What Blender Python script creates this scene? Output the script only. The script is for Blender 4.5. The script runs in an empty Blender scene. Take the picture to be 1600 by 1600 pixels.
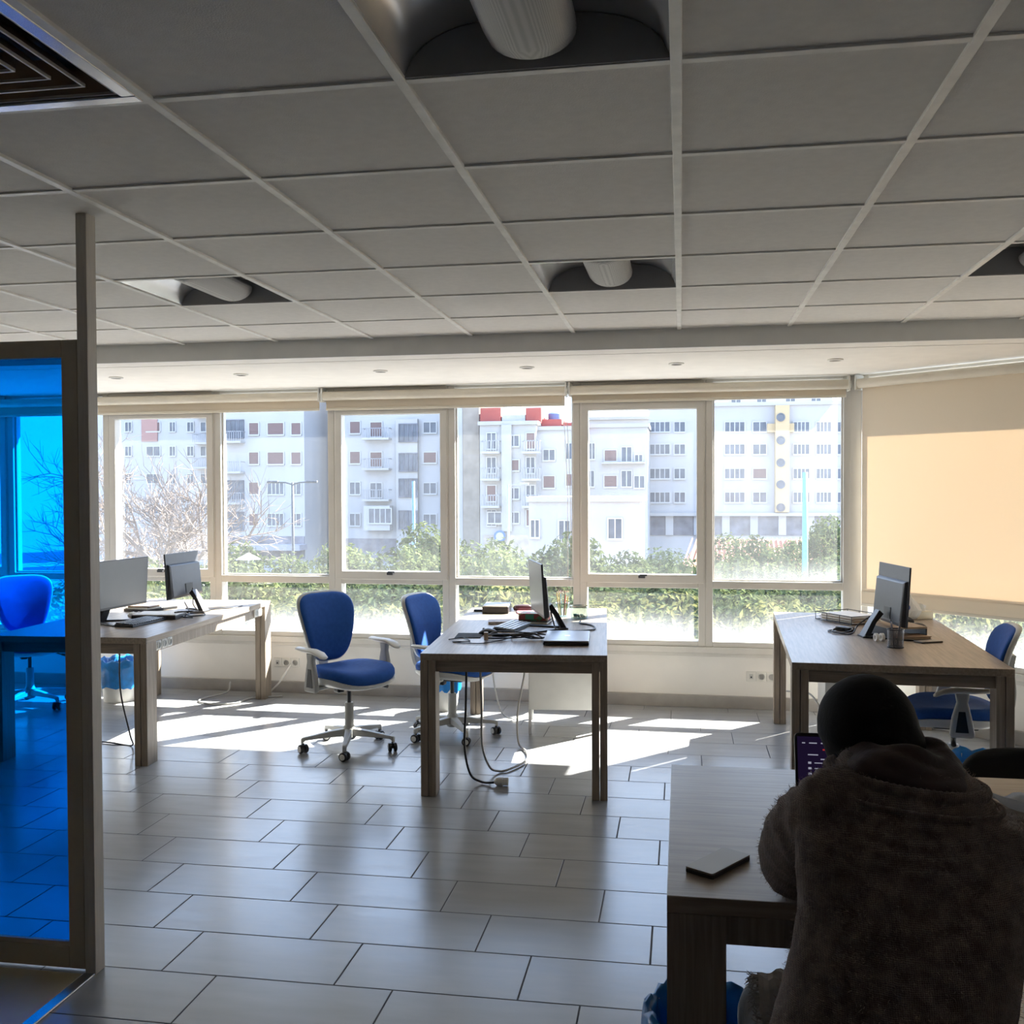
import bpy, bmesh, math, random
from mathutils import Vector, Matrix, Euler, noise
import numpy as np
random.seed(7)
PI = math.pi
sc = bpy.context.scene
COL = sc.collection

# ------------------------------------------------------------------ camera frame
F_PX, YAW, PITCH, ROLL, EYE = 1558.88, .1681, -.0220, -.0041, 1.6
_f = Vector((-math.sin(YAW) * math.cos(PITCH), math.cos(YAW) * math.cos(PITCH), math.sin(PITCH)))
_r0 = Vector((math.cos(YAW), math.sin(YAW), 0)); _u0 = _r0.cross(_f)
_r = _r0 * math.cos(ROLL) + _u0 * math.sin(ROLL); _u = _u0 * math.cos(ROLL) - _r0 * math.sin(ROLL)
def at(px, py, Y):
    """the place in the world seen at a pixel of the photograph, Y metres in front of the camera"""
    d = _f + _r * ((px - 800) / F_PX) - _u * ((py - 800) / F_PX)
    t = Y / d.y
    return Vector((d.x * t, Y, EYE + d.z * t))

# ------------------------------------------------------------------ materials
MATS = {}
def _new(name):
    m = bpy.data.materials.new(name); m.use_nodes = True
    nt = m.node_tree; nt.nodes.clear()
    out = nt.nodes.new('ShaderNodeOutputMaterial')
    return m, nt, out
def pm(name, col, rough=.5, metal=0, var=.12, scale=8, bump=0, bscale=60, stretch=None, spec=.5, sheen=0, coat=0):
    """principled material with a noise-driven tone and an optional bump"""
    if name in MATS: return MATS[name]
    m, nt, out = _new(name); N, L = nt.nodes.new, nt.links.new
    b = N('ShaderNodeBsdfPrincipled'); L(b.outputs[0], out.inputs[0])
    b.inputs['Roughness'].default_value = rough; b.inputs['Metallic'].default_value = metal
    b.inputs['Specular IOR Level'].default_value = spec
    if sheen: b.inputs['Sheen Weight'].default_value = sheen
    if coat: b.inputs['Coat Weight'].default_value = coat
    tc = N('ShaderNodeTexCoord'); mp = N('ShaderNodeMapping'); L(tc.outputs['Object'], mp.inputs[0])
    if stretch: mp.inputs['Scale'].default_value = stretch
    nz = N('ShaderNodeTexNoise'); nz.inputs['Scale'].default_value = scale; nz.inputs['Detail'].default_value = 4
    L(mp.outputs[0], nz.inputs['Vector'])
    cr = N('ShaderNodeValToRGB'); e = cr.color_ramp.elements
    e[0].position = .3; e[1].position = .7
    e[0].color = tuple(max(0, c * (1 - var)) for c in col) + (1,)
    e[1].color = tuple(min(1, c * (1 + var)) for c in col) + (1,)
    L(nz.outputs[0], cr.inputs[0]); L(cr.outputs[0], b.inputs['Base Color'])
    if bump:
        n2 = N('ShaderNodeTexNoise'); n2.inputs['Scale'].default_value = bscale; n2.inputs['Detail'].default_value = 5
        L(mp.outputs[0], n2.inputs['Vector'])
        bp = N('ShaderNodeBump'); bp.inputs['Strength'].default_value = bump; bp.inputs['Distance'].default_value = .004
        L(n2.outputs[0], bp.inputs['Height']); L(bp.outputs[0], b.inputs['Normal'])
    MATS[name] = m
    return m
def wood(name, c0, c1, axis, rough=.38):
    if name in MATS: return MATS[name]
    m, nt, out = _new(name); N, L = nt.nodes.new, nt.links.new
    b = N('ShaderNodeBsdfPrincipled'); L(b.outputs[0], out.inputs[0]); b.inputs['Roughness'].default_value = rough
    tc = N('ShaderNodeTexCoord'); mp = N('ShaderNodeMapping'); L(tc.outputs['Object'], mp.inputs[0])
    s = [26, 26, 26]; s[axis] = 1.3; mp.inputs['Scale'].default_value = s
    nz = N('ShaderNodeTexNoise'); nz.inputs['Scale'].default_value = 3.2; nz.inputs['Detail'].default_value = 9; nz.inputs['Distortion'].default_value = .5
    L(mp.outputs[0], nz.inputs['Vector'])
    cr = N('ShaderNodeValToRGB'); e = cr.color_ramp.elements
    e[0].position = .36; e[1].position = .64; e[0].color = (*c0, 1); e[1].color = (*c1, 1)
    L(nz.outputs[0], cr.inputs[0]); L(cr.outputs[0], b.inputs['Base Color'])
    bp = N('ShaderNodeBump'); bp.inputs['Strength'].default_value = .12; bp.inputs['Distance'].default_value = .002
    L(nz.outputs[0], bp.inputs['Height']); L(bp.outputs[0], b.inputs['Normal'])
    MATS[name] = m
    return m
def floor_tiles(name):
    m, nt, out = _new(name); N, L = nt.nodes.new, nt.links.new
    b = N('ShaderNodeBsdfPrincipled'); L(b.outputs[0], out.inputs[0])
    g = N('ShaderNodeNewGeometry'); sx = N('ShaderNodeSeparateXYZ'); L(g.outputs['Position'], sx.inputs[0])
    def M(op, a, c=None, d=None):
        n = N('ShaderNodeMath'); n.operation = op
        for i, v in enumerate((a, c, d)):
            if v is None: continue
            if isinstance(v, (int, float)): n.inputs[i].default_value = v
            else: L(v, n.inputs[i])
        return n.outputs[0]
    RH, TW = .302, .602
    v = M('DIVIDE', M('SUBTRACT', sx.outputs['Y'], 3.052), RH); row = M('FLOOR', v); fv = M('FRACT', v)
    u = M('DIVIDE', M('ADD', M('ADD', sx.outputs['X'], 1.712), M('MULTIPLY', row, .198)), TW)
    col = M('FLOOR', u); fu = M('FRACT', u)
    eu = M('MULTIPLY', M('MINIMUM', fu, M('SUBTRACT', 1, fu)), TW)
    ev = M('MULTIPLY', M('MINIMUM', fv, M('SUBTRACT', 1, fv)), RH)
    e = M('MINIMUM', eu, ev)
    gr = N('ShaderNodeMapRange'); gr.inputs['From Min'].default_value = .0021; gr.inputs['From Max'].default_value = .0040
    L(e, gr.inputs['Value'])
    cb = N('ShaderNodeCombineXYZ'); L(col, cb.inputs[0]); L(row, cb.inputs[1])
    wn = N('ShaderNodeTexWhiteNoise'); L(cb.outputs[0], wn.inputs['Vector'])
    mp = N('ShaderNodeMapping'); L(g.outputs['Position'], mp.inputs[0]); mp.inputs['Scale'].default_value = (1.5, 7, 1)
    nz = N('ShaderNodeTexNoise'); nz.inputs['Scale'].default_value = 2.2; nz.inputs['Detail'].default_value = 8; L(mp.outputs[0], nz.inputs['Vector'])
    tone = M('ADD', M('MULTIPLY', wn.outputs['Value'], .10), M('MULTIPLY', nz.outputs[0], .30))
    cr = N('ShaderNodeValToRGB'); el = cr.color_ramp.elements
    el[0].position = .05; el[1].position = .38; el[0].color = (.262, .266, .272, 1); el[1].color = (.34, .344, .35, 1)
    L(tone, cr.inputs[0])
    mx = N('ShaderNodeMix'); mx.data_type = 'RGBA'; L(gr.outputs[0], mx.inputs['Factor'])
    mx.inputs['A'].default_value = (.022, .022, .026, 1); L(cr.outputs[0], mx.inputs['B'])
    L(mx.outputs['Result'], b.inputs['Base Color'])
    rr = N('ShaderNodeMapRange'); L(gr.outputs[0], rr.inputs['Value']); rr.inputs['To Min'].default_value = .8; rr.inputs['To Max'].default_value = .235
    L(M('ADD', rr.outputs[0], M('MULTIPLY', M('SUBTRACT', nz.outputs[0], .5), .12)), b.inputs['Roughness'])
    bp = N('ShaderNodeBump'); bp.inputs['Strength'].default_value = .5; bp.inputs['Distance'].default_value = .003
    L(M('ADD', gr.outputs[0], M('MULTIPLY', nz.outputs[0], .06)), bp.inputs['Height']); L(bp.outputs[0], b.inputs['Normal'])
    b.inputs['Specular IOR Level'].default_value = .75
    return m
def schlick(nt):
    """mirror share of a thin pane, the same from both sides"""
    lw = nt.nodes.new('ShaderNodeLayerWeight'); lw.inputs['Blend'].default_value = .5
    p = nt.nodes.new('ShaderNodeMath'); p.operation = 'POWER'; p.inputs[1].default_value = 5; nt.links.new(lw.outputs['Facing'], p.inputs[0])
    q = nt.nodes.new('ShaderNodeMath'); q.operation = 'MULTIPLY_ADD'; q.inputs[1].default_value = .9; q.inputs[2].default_value = .035; nt.links.new(p.outputs[0], q.inputs[0])
    return q
def dusty_glass(name, lo, hi, z0, z1, streak=True, base=0.0):
    """clear pane with a film of dust: dust grows from `hi` height down to `lo` height of the pane"""
    m, nt, out = _new(name); N, L = nt.nodes.new, nt.links.new
    tr = N('ShaderNodeBsdfTransparent'); tr.inputs[0].default_value = (.975, .985, .98, 1)
    gl = N('ShaderNodeBsdfGlossy'); gl.inputs['Roughness'].default_value = .02
    fr = schlick(nt)
    a = N('ShaderNodeMixShader'); L(fr.outputs[0], a.inputs[0]); L(tr.outputs[0], a.inputs[1]); L(gl.outputs[0], a.inputs[2])
    tl = N('ShaderNodeBsdfTranslucent'); tl.inputs[0].default_value = (.86, .88, .90, 1)
    mix = N('ShaderNodeMixShader'); L(a.outputs[0], mix.inputs[1]); L(tl.outputs[0], mix.inputs[2]); L(mix.outputs[0], out.inputs[0])
    g = N('ShaderNodeNewGeometry'); sx = N('ShaderNodeSeparateXYZ'); L(g.outputs['Position'], sx.inputs[0])
    mr = N('ShaderNodeMapRange'); mr.interpolation_type = 'SMOOTHSTEP'; L(sx.outputs['Z'], mr.inputs['Value'])
    mr.inputs['From Min'].default_value = z0; mr.inputs['From Max'].default_value = z1
    mr.inputs['To Min'].default_value = lo; mr.inputs['To Max'].default_value = hi
    mp = N('ShaderNodeMapping'); mp.inputs['Scale'].default_value = (26, 26, 2.2); L(g.outputs['Position'], mp.inputs[0])
    nz = N('ShaderNodeTexNoise'); nz.inputs['Scale'].default_value = 1.0; nz.inputs['Detail'].default_value = 5; L(mp.outputs[0], nz.inputs['Vector'])
    n2 = N('ShaderNodeTexNoise'); n2.inputs['Scale'].default_value = 1.4; n2.inputs['Detail'].default_value = 3; L(g.outputs['Position'], n2.inputs['Vector'])
    def M(op, p, q):
        n = N('ShaderNodeMath'); n.operation = op
        for i, v in enumerate((p, q)):
            if isinstance(v, (int, float)): n.inputs[i].default_value = v
            else: L(v, n.inputs[i])
        return n.outputs[0]
    s = M('ADD', M('MULTIPLY', nz.outputs[0], .72), M('MULTIPLY', n2.outputs[0], .88))
    f = M('ADD', M('MULTIPLY', mr.outputs[0], s), base)
    cl = N('ShaderNodeClamp'); L(f, cl.inputs[0]); L(cl.outputs[0], mix.inputs[0])
    MATS[name] = m
    return m
def tinted_glass(name, col):
    m, nt, out = _new(name); N, L = nt.nodes.new, nt.links.new
    tr = N('ShaderNodeBsdfTransparent'); tr.inputs[0].default_value = (*col, 1)
    gl = N('ShaderNodeBsdfGlossy'); gl.inputs['Roughness'].default_value = .03; gl.inputs[0].default_value = (.8, .9, 1, 1)
    fr = schlick(nt)
    a = N('ShaderNodeMixShader'); L(fr.outputs[0], a.inputs[0]); L(tr.outputs[0], a.inputs[1]); L(gl.outputs[0], a.inputs[2])
    L(a.outputs[0], out.inputs[0]); MATS[name] = m
    return m
def cloth_translucent(name, col, tcol, mixf, weave=900, rough=.9):
    m, nt, out = _new(name); N, L = nt.nodes.new, nt.links.new
    d = N('ShaderNodeBsdfDiffuse'); d.inputs[0].default_value = (*col, 1)
    t = N('ShaderNodeBsdfTranslucent'); t.inputs[0].default_value = (*tcol, 1)
    x = N('ShaderNodeMixShader'); x.inputs[0].default_value = mixf; L(d.outputs[0], x.inputs[1]); L(t.outputs[0], x.inputs[2]); L(x.outputs[0], out.inputs[0])
    tc = N('ShaderNodeTexCoord'); nz = N('ShaderNodeTexNoise'); nz.inputs['Scale'].default_value = weave; L(tc.outputs['Object'], nz.inputs['Vector'])
    bp = N('ShaderNodeBump'); bp.inputs['Strength'].default_value = .15; bp.inputs['Distance'].default_value = .001
    L(nz.outputs[0], bp.inputs['Height']); L(bp.outputs[0], d.inputs['Normal'])
    MATS[name] = m
    return m
def leafy(name, dark, light, scale=.9, trans=.35):
    m, nt, out = _new(name); N, L = nt.nodes.new, nt.links.new
    g = N('ShaderNodeNewGeometry'); nz = N('ShaderNodeTexNoise'); nz.inputs['Scale'].default_value = scale; nz.inputs['Detail'].default_value = 6
    L(g.outputs['Position'], nz.inputs['Vector'])
    cr = N('ShaderNodeValToRGB'); e = cr.color_ramp.elements; e[0].position = .35; e[1].position = .65
    e[0].color = (*dark, 1); e[1].color = (*light, 1); L(nz.outputs[0], cr.inputs[0])
    d = N('ShaderNodeBsdfDiffuse'); t = N('ShaderNodeBsdfTranslucent'); x = N('ShaderNodeMixShader'); x.inputs[0].default_value = trans
    L(cr.outputs[0], d.inputs[0]); L(cr.outputs[0], t.inputs[0]); L(d.outputs[0], x.inputs[1]); L(t.outputs[0], x.inputs[2]); L(x.outputs[0], out.inputs[0])
    MATS[name] = m
    return m
def emis(name, col, s):
    m, nt, out = _new(name); e = nt.nodes.new('ShaderNodeEmission'); e.inputs[0].default_value = (*col, 1); e.inputs[1].default_value = s
    nt.links.new(e.outputs[0], out.inputs[0]); MATS[name] = m
    return m

W_TOP = wood('desk_top_oak', (.235, .185, .142), (.335, .27, .21), 1, .36)
W_TOPX = wood('desk_top_oak_cross', (.20, .165, .132), (.30, .245, .195), 0, .36)
W_LEG = wood('desk_leg_oak', (.215, .17, .13), (.32, .26, .20), 2, .5)
W_RAIL = wood('desk_rail_oak', (.19, .15, .115), (.28, .225, .175), 0, .5)
TILE = floor_tiles('floor_tile')
WHITE = pm('wall_paint', (.82, .80, .76), .8, var=.04, scale=3)
CEIL = pm('ceiling_tile', (.80, .775, .73), .9, var=.03, scale=30, bump=.25, bscale=260)
TBAR = pm('ceiling_bar', (.90, .88, .83), .45, var=.08, scale=14)
SOFF = pm('soffit_paint', (.80, .775, .73), .75, var=.03)
FASC = pm('fascia_paint', (.80, .80, .78), .8, var=.03)
ALU = pm('window_frame_paint', (.62, .60, .56), .38, var=.04, scale=4)
SILLM = pm('sill_paint', (.66, .64, .60), .45, var=.05)
BASEB = pm('baseboard_tile', (.34, .32, .30), .35, var=.1)
POST = pm('post_laminate', (.60, .56, .50), .5, var=.07, scale=10, stretch=(20, 20, 1))
DOORF = pm('door_frame_paint', (.50, .44, .345), .5, var=.06)
VINYL = pm('vinyl_floor', (.55, .46, .27), .4, var=.08, scale=5)
STEEL = pm('steel', (.62, .62, .63), .25, 1, var=.06)
MIRR = pm('reflector_metal', (.72, .72, .72), .26, .55, var=.03)
HOUS = pm('lamp_housing', (.42, .42, .42), .5, .2, var=.04)
BLUE = pm('blue_upholstery', (.016, .085, .34), .75, var=.1, scale=40, bump=.25, bscale=500, spec=.25)
GREYP = pm('grey_plastic', (.50, .50, .48), .45, var=.05)
WHITEP = pm('white_plastic', (.74, .73, .69), .4, var=.04)
BLACKP = pm('black_plastic', (.018, .018, .02), .4, var=.1)
DARKG = pm('dark_grey_plastic', (.055, .058, .066), .38, var=.08, scale=20)
SCREEN = pm('screen_off_reflecting', (.15, .16, .175), .3, var=.02)  # off panel is dark; the room's pale reflection is put into its colour
CHROME = pm('chrome', (.75, .75, .75), .12, 1, var=.02)
BAGB = pm('blue_plastic_bag', (.015, .22, .62), .3, var=.25, scale=14, bump=.6, bscale=26)
PAPER = pm('paper', (.86, .85, .82), .7, var=.03)
CARDB = pm('cardboard', (.42, .30, .19), .7, var=.1)
CABLEB = pm('cable_black', (.02, .02, .022), .45, var=.1)
CABLEG = pm('cable_grey', (.40, .39, .37), .5, var=.1)
BLINDC = cloth_translucent('blind_fabric', (.74, .67, .56), (.93, .81, .665), .205)
HEMC = cloth_translucent('blind_hem', (.74, .67, .56), (.80, .70, .56), .25)
BLINDM = pm('blind_metal', (.70, .65, .55), .45, var=.04)

# ------------------------------------------------------------------ mesh builder
class MB:
    def __init__(s): s.v = []; s.f = []; s.mi = []; s.M = Matrix(); s.cur = 0
    def add(s, vs, fs):
        o = len(s.v); s.v += [tuple(s.M @ Vector(p)) for p in vs]; s.f += [tuple(o + i for i in f) for f in fs]; s.mi += [s.cur] * len(fs)
        return s
    def box(s, c, d, M=None):
        x, y, z = [k / 2 for k in d]
        vs = [(-x, -y, -z), (x, -y, -z), (x, y, -z), (-x, y, -z), (-x, -y, z), (x, -y, z), (x, y, z), (-x, y, z)]
        vs = [Vector(p) for p in vs]
        if M is not None: vs = [M @ p for p in vs]
        vs = [p + Vector(c) for p in vs]
        return s.add(vs, [(3, 2, 1, 0), (4, 5, 6, 7), (0, 1, 5, 4), (1, 2, 6, 5), (2, 3, 7, 6), (3, 0, 4, 7)])
    def bb(s, x0, x1, y0, y1, z0, z1): return s.box(((x0 + x1) / 2, (y0 + y1) / 2, (z0 + z1) / 2), (abs(x1 - x0), abs(y1 - y0), abs(z1 - z0)))
    def prism(s, poly, z0, z1):
        n = len(poly); vs = [(x, y, z0) for x, y in poly] + [(x, y, z1) for x, y in poly]
        return s.add(vs, [tuple(range(n - 1, -1, -1)), tuple(range(n, 2 * n))] + [(i, (i + 1) % n, n + (i + 1) % n, n + i) for i in range(n)])
    def loft(s, rings, closed=True, cap0=True, cap1=True):
        n = len(rings[0]); vs = [p for r in rings for p in r]; fs = []
        for k in range(len(rings) - 1):
            for i in range(n if closed else n - 1):
                j = (i + 1) % n; fs.append((k * n + i, k * n + j, (k + 1) * n + j, (k + 1) * n + i))
        if closed and cap0: fs.append(tuple(range(n - 1, -1, -1)))
        if closed and cap1: fs.append(tuple(range((len(rings) - 1) * n, len(rings) * n)))
        return s.add(vs, fs)
    def tube(s, pts, r, n=8, cap=True):
        pts = [Vector(p) for p in pts]; rs = r if isinstance(r, (list, tuple)) else [r] * len(pts)
        rings = []; up = None
        for i, p in enumerate(pts):
            t = (pts[min(i + 1, len(pts) - 1)] - pts[max(i - 1, 0)])
            if t.length < 1e-9: t = Vector((0, 0, 1))
            t.normalize()
            if up is None: up = Vector((0, 0, 1)) if abs(t.z) < .9 else Vector((1, 0, 0))
            a = t.cross(up)
            if a.length < 1e-6: a = t.orthogonal()
            a.normalize(); b = a.cross(t).normalized(); up = b
            rings.append([p + (a * math.cos(2 * PI * k / n) + b * math.sin(2 * PI * k / n)) * rs[i] for k in range(n)])
        return s.loft(rings, True, cap, cap)
    def lathe(s, prof, c=(0, 0, 0), n=20, R=None, cap=True):
        c = Vector(c); rings = []
        for r, z in prof:
            ring = [Vector((r * math.cos(2 * PI * k / n), r * math.sin(2 * PI * k / n), z)) for k in range(n)]
            if R is not None: ring = [R @ p for p in ring]
            rings.append([p + c for p in ring])
        return s.loft(rings, True, cap, cap)
    def build(s, name, mats, parent=None, bevel=0, smooth=False, sub=0, auto=None, seg=2):
        me = bpy.data.meshes.new(name); me.from_pydata(s.v, [], s.f); me.validate(); 
        bm = bmesh.new(); bm.from_mesh(me); bmesh.ops.recalc_face_normals(bm, faces=bm.faces); bm.to_mesh(me); bm.free()
        mats = mats if isinstance(mats, (list, tuple)) else [mats]
        for m in mats: me.materials.append(m)
        if len(mats) > 1:
            for p, i in zip(me.polygons, s.mi): p.material_index = i
        o = bpy.data.objects.new(name, me); COL.objects.link(o)
        if parent is not None: o.parent = parent
        if smooth or auto:
            for p in me.polygons: p.use_smooth = True
            if auto: me.set_sharp_from_angle(angle=math.radians(auto))
        if bevel:
            b = o.modifiers.new('bevel', 'BEVEL'); b.width = bevel; b.segments = seg; b.limit_method = 'ANGLE'; b.angle_limit = math.radians(40)
        if sub:
            b = o.modifiers.new('subsurf', 'SUBSURF'); b.levels = sub; b.render_levels = sub
        return o
def curve_pts(ctrl, n=8):
    """Catmull-Rom through control points"""
    P = [Vector(c) for c in ctrl]; P = [P[0] * 2 - P[1]] + P + [P[-1] * 2 - P[-2]]; out = []
    for i in range(1, len(P) - 2):
        for k in range(n):
            t = k / n; a, b, c, d = P[i - 1], P[i], P[i + 1], P[i + 2]
            out.append(.5 * ((2 * b) + (c - a) * t + (2 * a - 5 * b + 4 * c - d) * t * t + (3 * b - a - 3 * c + d) * t ** 3))
    return out + [P[-2]]
def tag(o, label=None, cat=None, group=None, kind=None):
    if label: o['label'] = label
    if cat: o['category'] = cat
    if group: o['group'] = group
    if kind: o['kind'] = kind
    return o
def thing(name, label, cat, loc=(0, 0, 0), rz=0, group=None):
    o = bpy.data.objects.new(name, None); COL.objects.link(o); o.empty_display_size = .1
    o.location = loc; o.rotation_euler = (0, 0, rz)
    return tag(o, label, cat, group)
def struct(o): o['kind'] = 'structure'; return o
def copy_tree(o, parent=None):
    c = o.copy(); COL.objects.link(c)
    if parent is not None: c.parent = parent
    for ch in list(o.children): copy_tree(ch, c)
    return c
def dup(o, loc, rz, label, group=None):
    c = copy_tree(o); c.location = loc; c.rotation_euler = (0, 0, rz); c['label'] = label
    if group: c['group'] = group
    return c
def box_thing(name, label, cat, loc, size, rz, mat, bevel=.003, group=None):
    b = MB().box((0, 0, size[2] / 2), size).build(name, mat, bevel=bevel)
    b.location = loc; b.rotation_euler = (0, 0, rz)
    return tag(b, label, cat, group)

# ------------------------------------------------------------------ room shell
CZ = 2.506                        # main ceiling
SZ = 2.40                         # lower soffit along the windows
XL, XR, YB = -7.0, 3.4, -3.2
FY = 5.73                         # face of the step between both ceilings
CX, CY = 1.22, 7.40               # corner where the window front turns
TH = math.radians(43)
RU = Vector((math.cos(TH), -math.sin(TH), 0)); RN = Vector((math.sin(TH), math.cos(TH), 0))
wy = lambda x: 7.40 - .02 * (x - CX)
rx_end = CX + 3.0 * RU.x; ry_end = CY + 3.0 * RU.y
fl = MB().prism([(XL, YB), (XR + .02, YB), (XR + .02, ry_end), (rx_end, ry_end), (CX + .05, CY + .05), (XL, wy(XL) + .05)], -.15, 0)
struct(fl.build('floor', TILE))
vf = MB().bb(XL, -1.945, YB, 2.985, .0, .004)
struct(vf.build('floor_vinyl', VINYL))
struct(MB().prism([(-1.95, YB), (-1.91, YB), (-1.91, 2.985), (-1.95, 2.985)], .0, .009).build('trim_1', STEEL, bevel=.003))
struct(MB().bb(XL - .15, XL, YB, 7.7, 0, 2.9).build('wall_left', WHITE))
struct(MB().bb(XR, XR + .15, YB, ry_end + .1, 0, 2.9).build('wall_right', WHITE))
struct(MB().bb(XL - .15, XR + .15, YB - .15, YB, 0, 2.9).build('wall_back', WHITE))

# main ceiling: lay-in tiles with openings for lamps and the air outlet
GX0, GY0, GS = -.0105, 2.1587, .6
LAMPS = {(-1, -1), (-1, 3), (-4, 3), (2, 3)}
VENT = (-3, -1)
mb = MB()
for i in range(-12, 6):
    for j in range(-9, 6):
        x0, x1 = max(GX0 + i * GS + .011, XL), min(GX0 + (i + 1) * GS - .011, XR)
        y0, y1 = max(GY0 + j * GS + .011, YB), min(GY0 + (j + 1) * GS - .011, FY)
        if x1 - x0 < .02 or y1 - y0 < .02 or (i, j) in LAMPS or (i, j) == VENT: continue
        mb.bb(x0, x1, y0, y1, CZ + .002 + random.uniform(0, .0015), CZ + .025)
struct(mb.build('ceiling', CEIL))
mb = MB()
for i in range(-11, 6): mb.bb(GX0 + i * GS - .0125, GX0 + i * GS + .0125, YB, FY, CZ - .006, CZ + .03)
for j in range(-8, 6): mb.bb(XL, XR, GY0 + j * GS - .012, GY0 + j * GS + .012, CZ - .0028, CZ + .03)
struct(mb.build('trim_2', TBAR, bevel=.0015, seg=1))
struct(MB().bb(XL - .15, XR + .15, YB - .15, FY + .1, CZ + .16, CZ + .3).build('ceiling_slab', WHITE))
# step down to the soffit
struct(MB().bb(XL, XR, FY, FY + .03, SZ, CZ + .2).build('trim_3', FASC))
def soff(y0, y1):
    a = lambda y: min(XR, CX + .1 + (wy(CX) + .1 - y) * RU.x / -RU.y)
    return [(XL, y0), (a(y0), y0), (a(min(y1, 7.38)), y1), (XL, y1)]
struct(MB().prism(soff(FY + .03, FY + .195), SZ + .001, SZ + .06).build('ceiling_edge', SOFF))
struct(MB().prism([(XL, FY + .20), (rx_end + .3, FY + .20), (rx_end + .3, ry_end - .2), (rx_end + .05, ry_end + .05), (CX + .06, CY + .06), (XL, wy(XL) + .06)] if False else
       [(XL, FY + .203), (CX + .06 + (CY + .06 - FY - .203) * RU.x / -RU.y, FY + .203), (CX + .06, CY + .06), (XL, wy(XL) + .06)], SZ, SZ + .06).build('ceiling_soffit', SOFF))
struct(MB().prism([(XL, FY), (rx_end + .02, FY - .3), (rx_end + .02, ry_end + .02), (CX + .06, CY + .08), (XL, wy(XL) + .08)], SZ + .12, SZ + .3).build('ceiling_upper', WHITE))

# ------------------------------------------------------------------ window front
MAINROT = math.atan(-.02)
def wall_frame(origin, rz): return Matrix.Translation(origin) @ Matrix.Rotation(rz, 4, 'Z')
def wall_strip(name, x0, x1, origin, rz, side_mat=WHITE):
    """low wall, cap and base board under the windows, lintel above; local x along the wall, y outward"""
    mb = MB(); mb.M = wall_frame(origin, rz)
    mb.bb(x0, x1, .02, .22, 0, .40); mb.bb(x0, x1, 0.0, .22, 2.44, 2.95)
    struct(mb.build('wall_' + name, side_mat))
    mb = MB(); mb.M = wall_frame(origin, rz)
    mb.bb(x0, x1, -.012, .02, 0, .088)
    struct(mb.build('baseboard_' + name, BASEB, bevel=.002))
    mb = MB(); mb.M = wall_frame(origin, rz)
    mb.bb(x0, x1, -.004, .2, .375, .40); mb.bb(x0, x1, -.016, .22, .40, .445)
    struct(mb.build('trim_sill_' + name, SILLM, bevel=.004))
    mb = MB(); mb.M = wall_frame(origin, rz)
    mb.bb(x0, x1, .12, .43 if name == 'window' else .53, 2.45, 2.62)
    struct(mb.build('trim_canopy_' + name, WHITE))
OM = Vector((CX, CY, 0))
wall_strip('window', -8.3, .03, OM, MAINROT)
wall_strip('corner', -.03, 3.3, OM, -TH)
GUP = dusty_glass('pane_dust_light', .024, .011, .95, 1.5)
GLO = dusty_glass('pane_dust_heavy', .095, .014, .44, .76)
GR = dusty_glass('pane_dust_low', .06, .010, .50, .80)
NW = [0]
def window_unit(x0, x1, origin, rz, sash, heavy=None, low=GLO, handle=True):
    NW[0] += 1
    r = bpy.data.objects.new('window_%d' % NW[0], None); COL.objects.link(r); struct(r)
    r.matrix_world = wall_frame(origin, rz) @ Matrix.Translation((x0, 0, 0))
    w = x1 - x0; h = .052; D0, D1 = 0.0, .10; T0, T1 = .872, .928
    f = MB()
    f.bb(0, h, D0, D1, .445, 2.44); f.bb(w - h, w, D0, D1, .445, 2.44)
    f.bb(h, w - h, D0, D1, .445, .485); f.bb(h, w - h, D0, D1, T0, T1); f.bb(h, w - h, D0, D1, 2.38, 2.44)
    f.build('frame', ALU, r, bevel=.004)
    if sash:
        s = MB(); a = .010; k = .045
        s.bb(a, a + k + .01, -.014, .06, T1 - .02, 2.40); s.bb(w - a - k - .01, w - a, -.014, .06, T1 - .02, 2.40)
        s.bb(a + k, w - a - k, -.014, .06, T1 - .02, T1 + .045); s.bb(a + k, w - a - k, -.014, .06, 2.19, 2.40)
        s.build('sash', ALU, r, bevel=.005)
        p = MB().bb(a + k, w - a - k, .052, .056, T1 + .04, 2.20)
        if handle:
            hd = MB().box((w / 2, -.03, T1 + .03), (.05, .03, .022)); hd.box((w / 2 + .012, -.045, T1 + .042), (.055, .012, .014))
            hd.build('window_handle', DARKG, r, bevel=.003)
    else:
        b = MB(); b.bb(h, w - h, .03, .055, T1, T1 + .012); b.bb(h, h + .012, .03, .055, T1, 2.38); b.bb(w - h - .012, w - h, .03, .055, T1, 2.38)
        b.build('glazing_bead', ALU, r, bevel=.002)
        p = MB().bb(h, w - h, .058, .062, T1, 2.39)
    p.build('pane', heavy or GUP, r)
    MB().bb(h, w - h, .058, .062, .48, T0 + .004).build('lower_pane', low, r)
    return r
EDGES = [-8.35, -7.42, -6.49, -5.56, -4.625, -3.69, -2.68, -1.758, -.748, .175, 1.19]
GHEAVY = dusty_glass('pane_dust_streaked', .055, .018, .93, 1.12, base=.004)
for k in range(2, len(EDGES) - 1):
    a, b = EDGES[k], EDGES[k + 1]
    window_unit((a - CX) / math.cos(MAINROT), (b - CX) / math.cos(MAINROT), OM, MAINROT, sash=(k % 2 == 0), heavy=GHEAVY if k == 9 else None)
struct(MB().bb(-.05, .045, -.012, .14, .40, 2.44).build('trim_corner', ALU, bevel=.004)).matrix_world = wall_frame(OM, (MAINROT - TH) / 2)
for k in range(2): window_unit(.05 + k * 1.5, .05 + (k + 1) * 1.5, OM, -TH, sash=False, low=GR)

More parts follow.
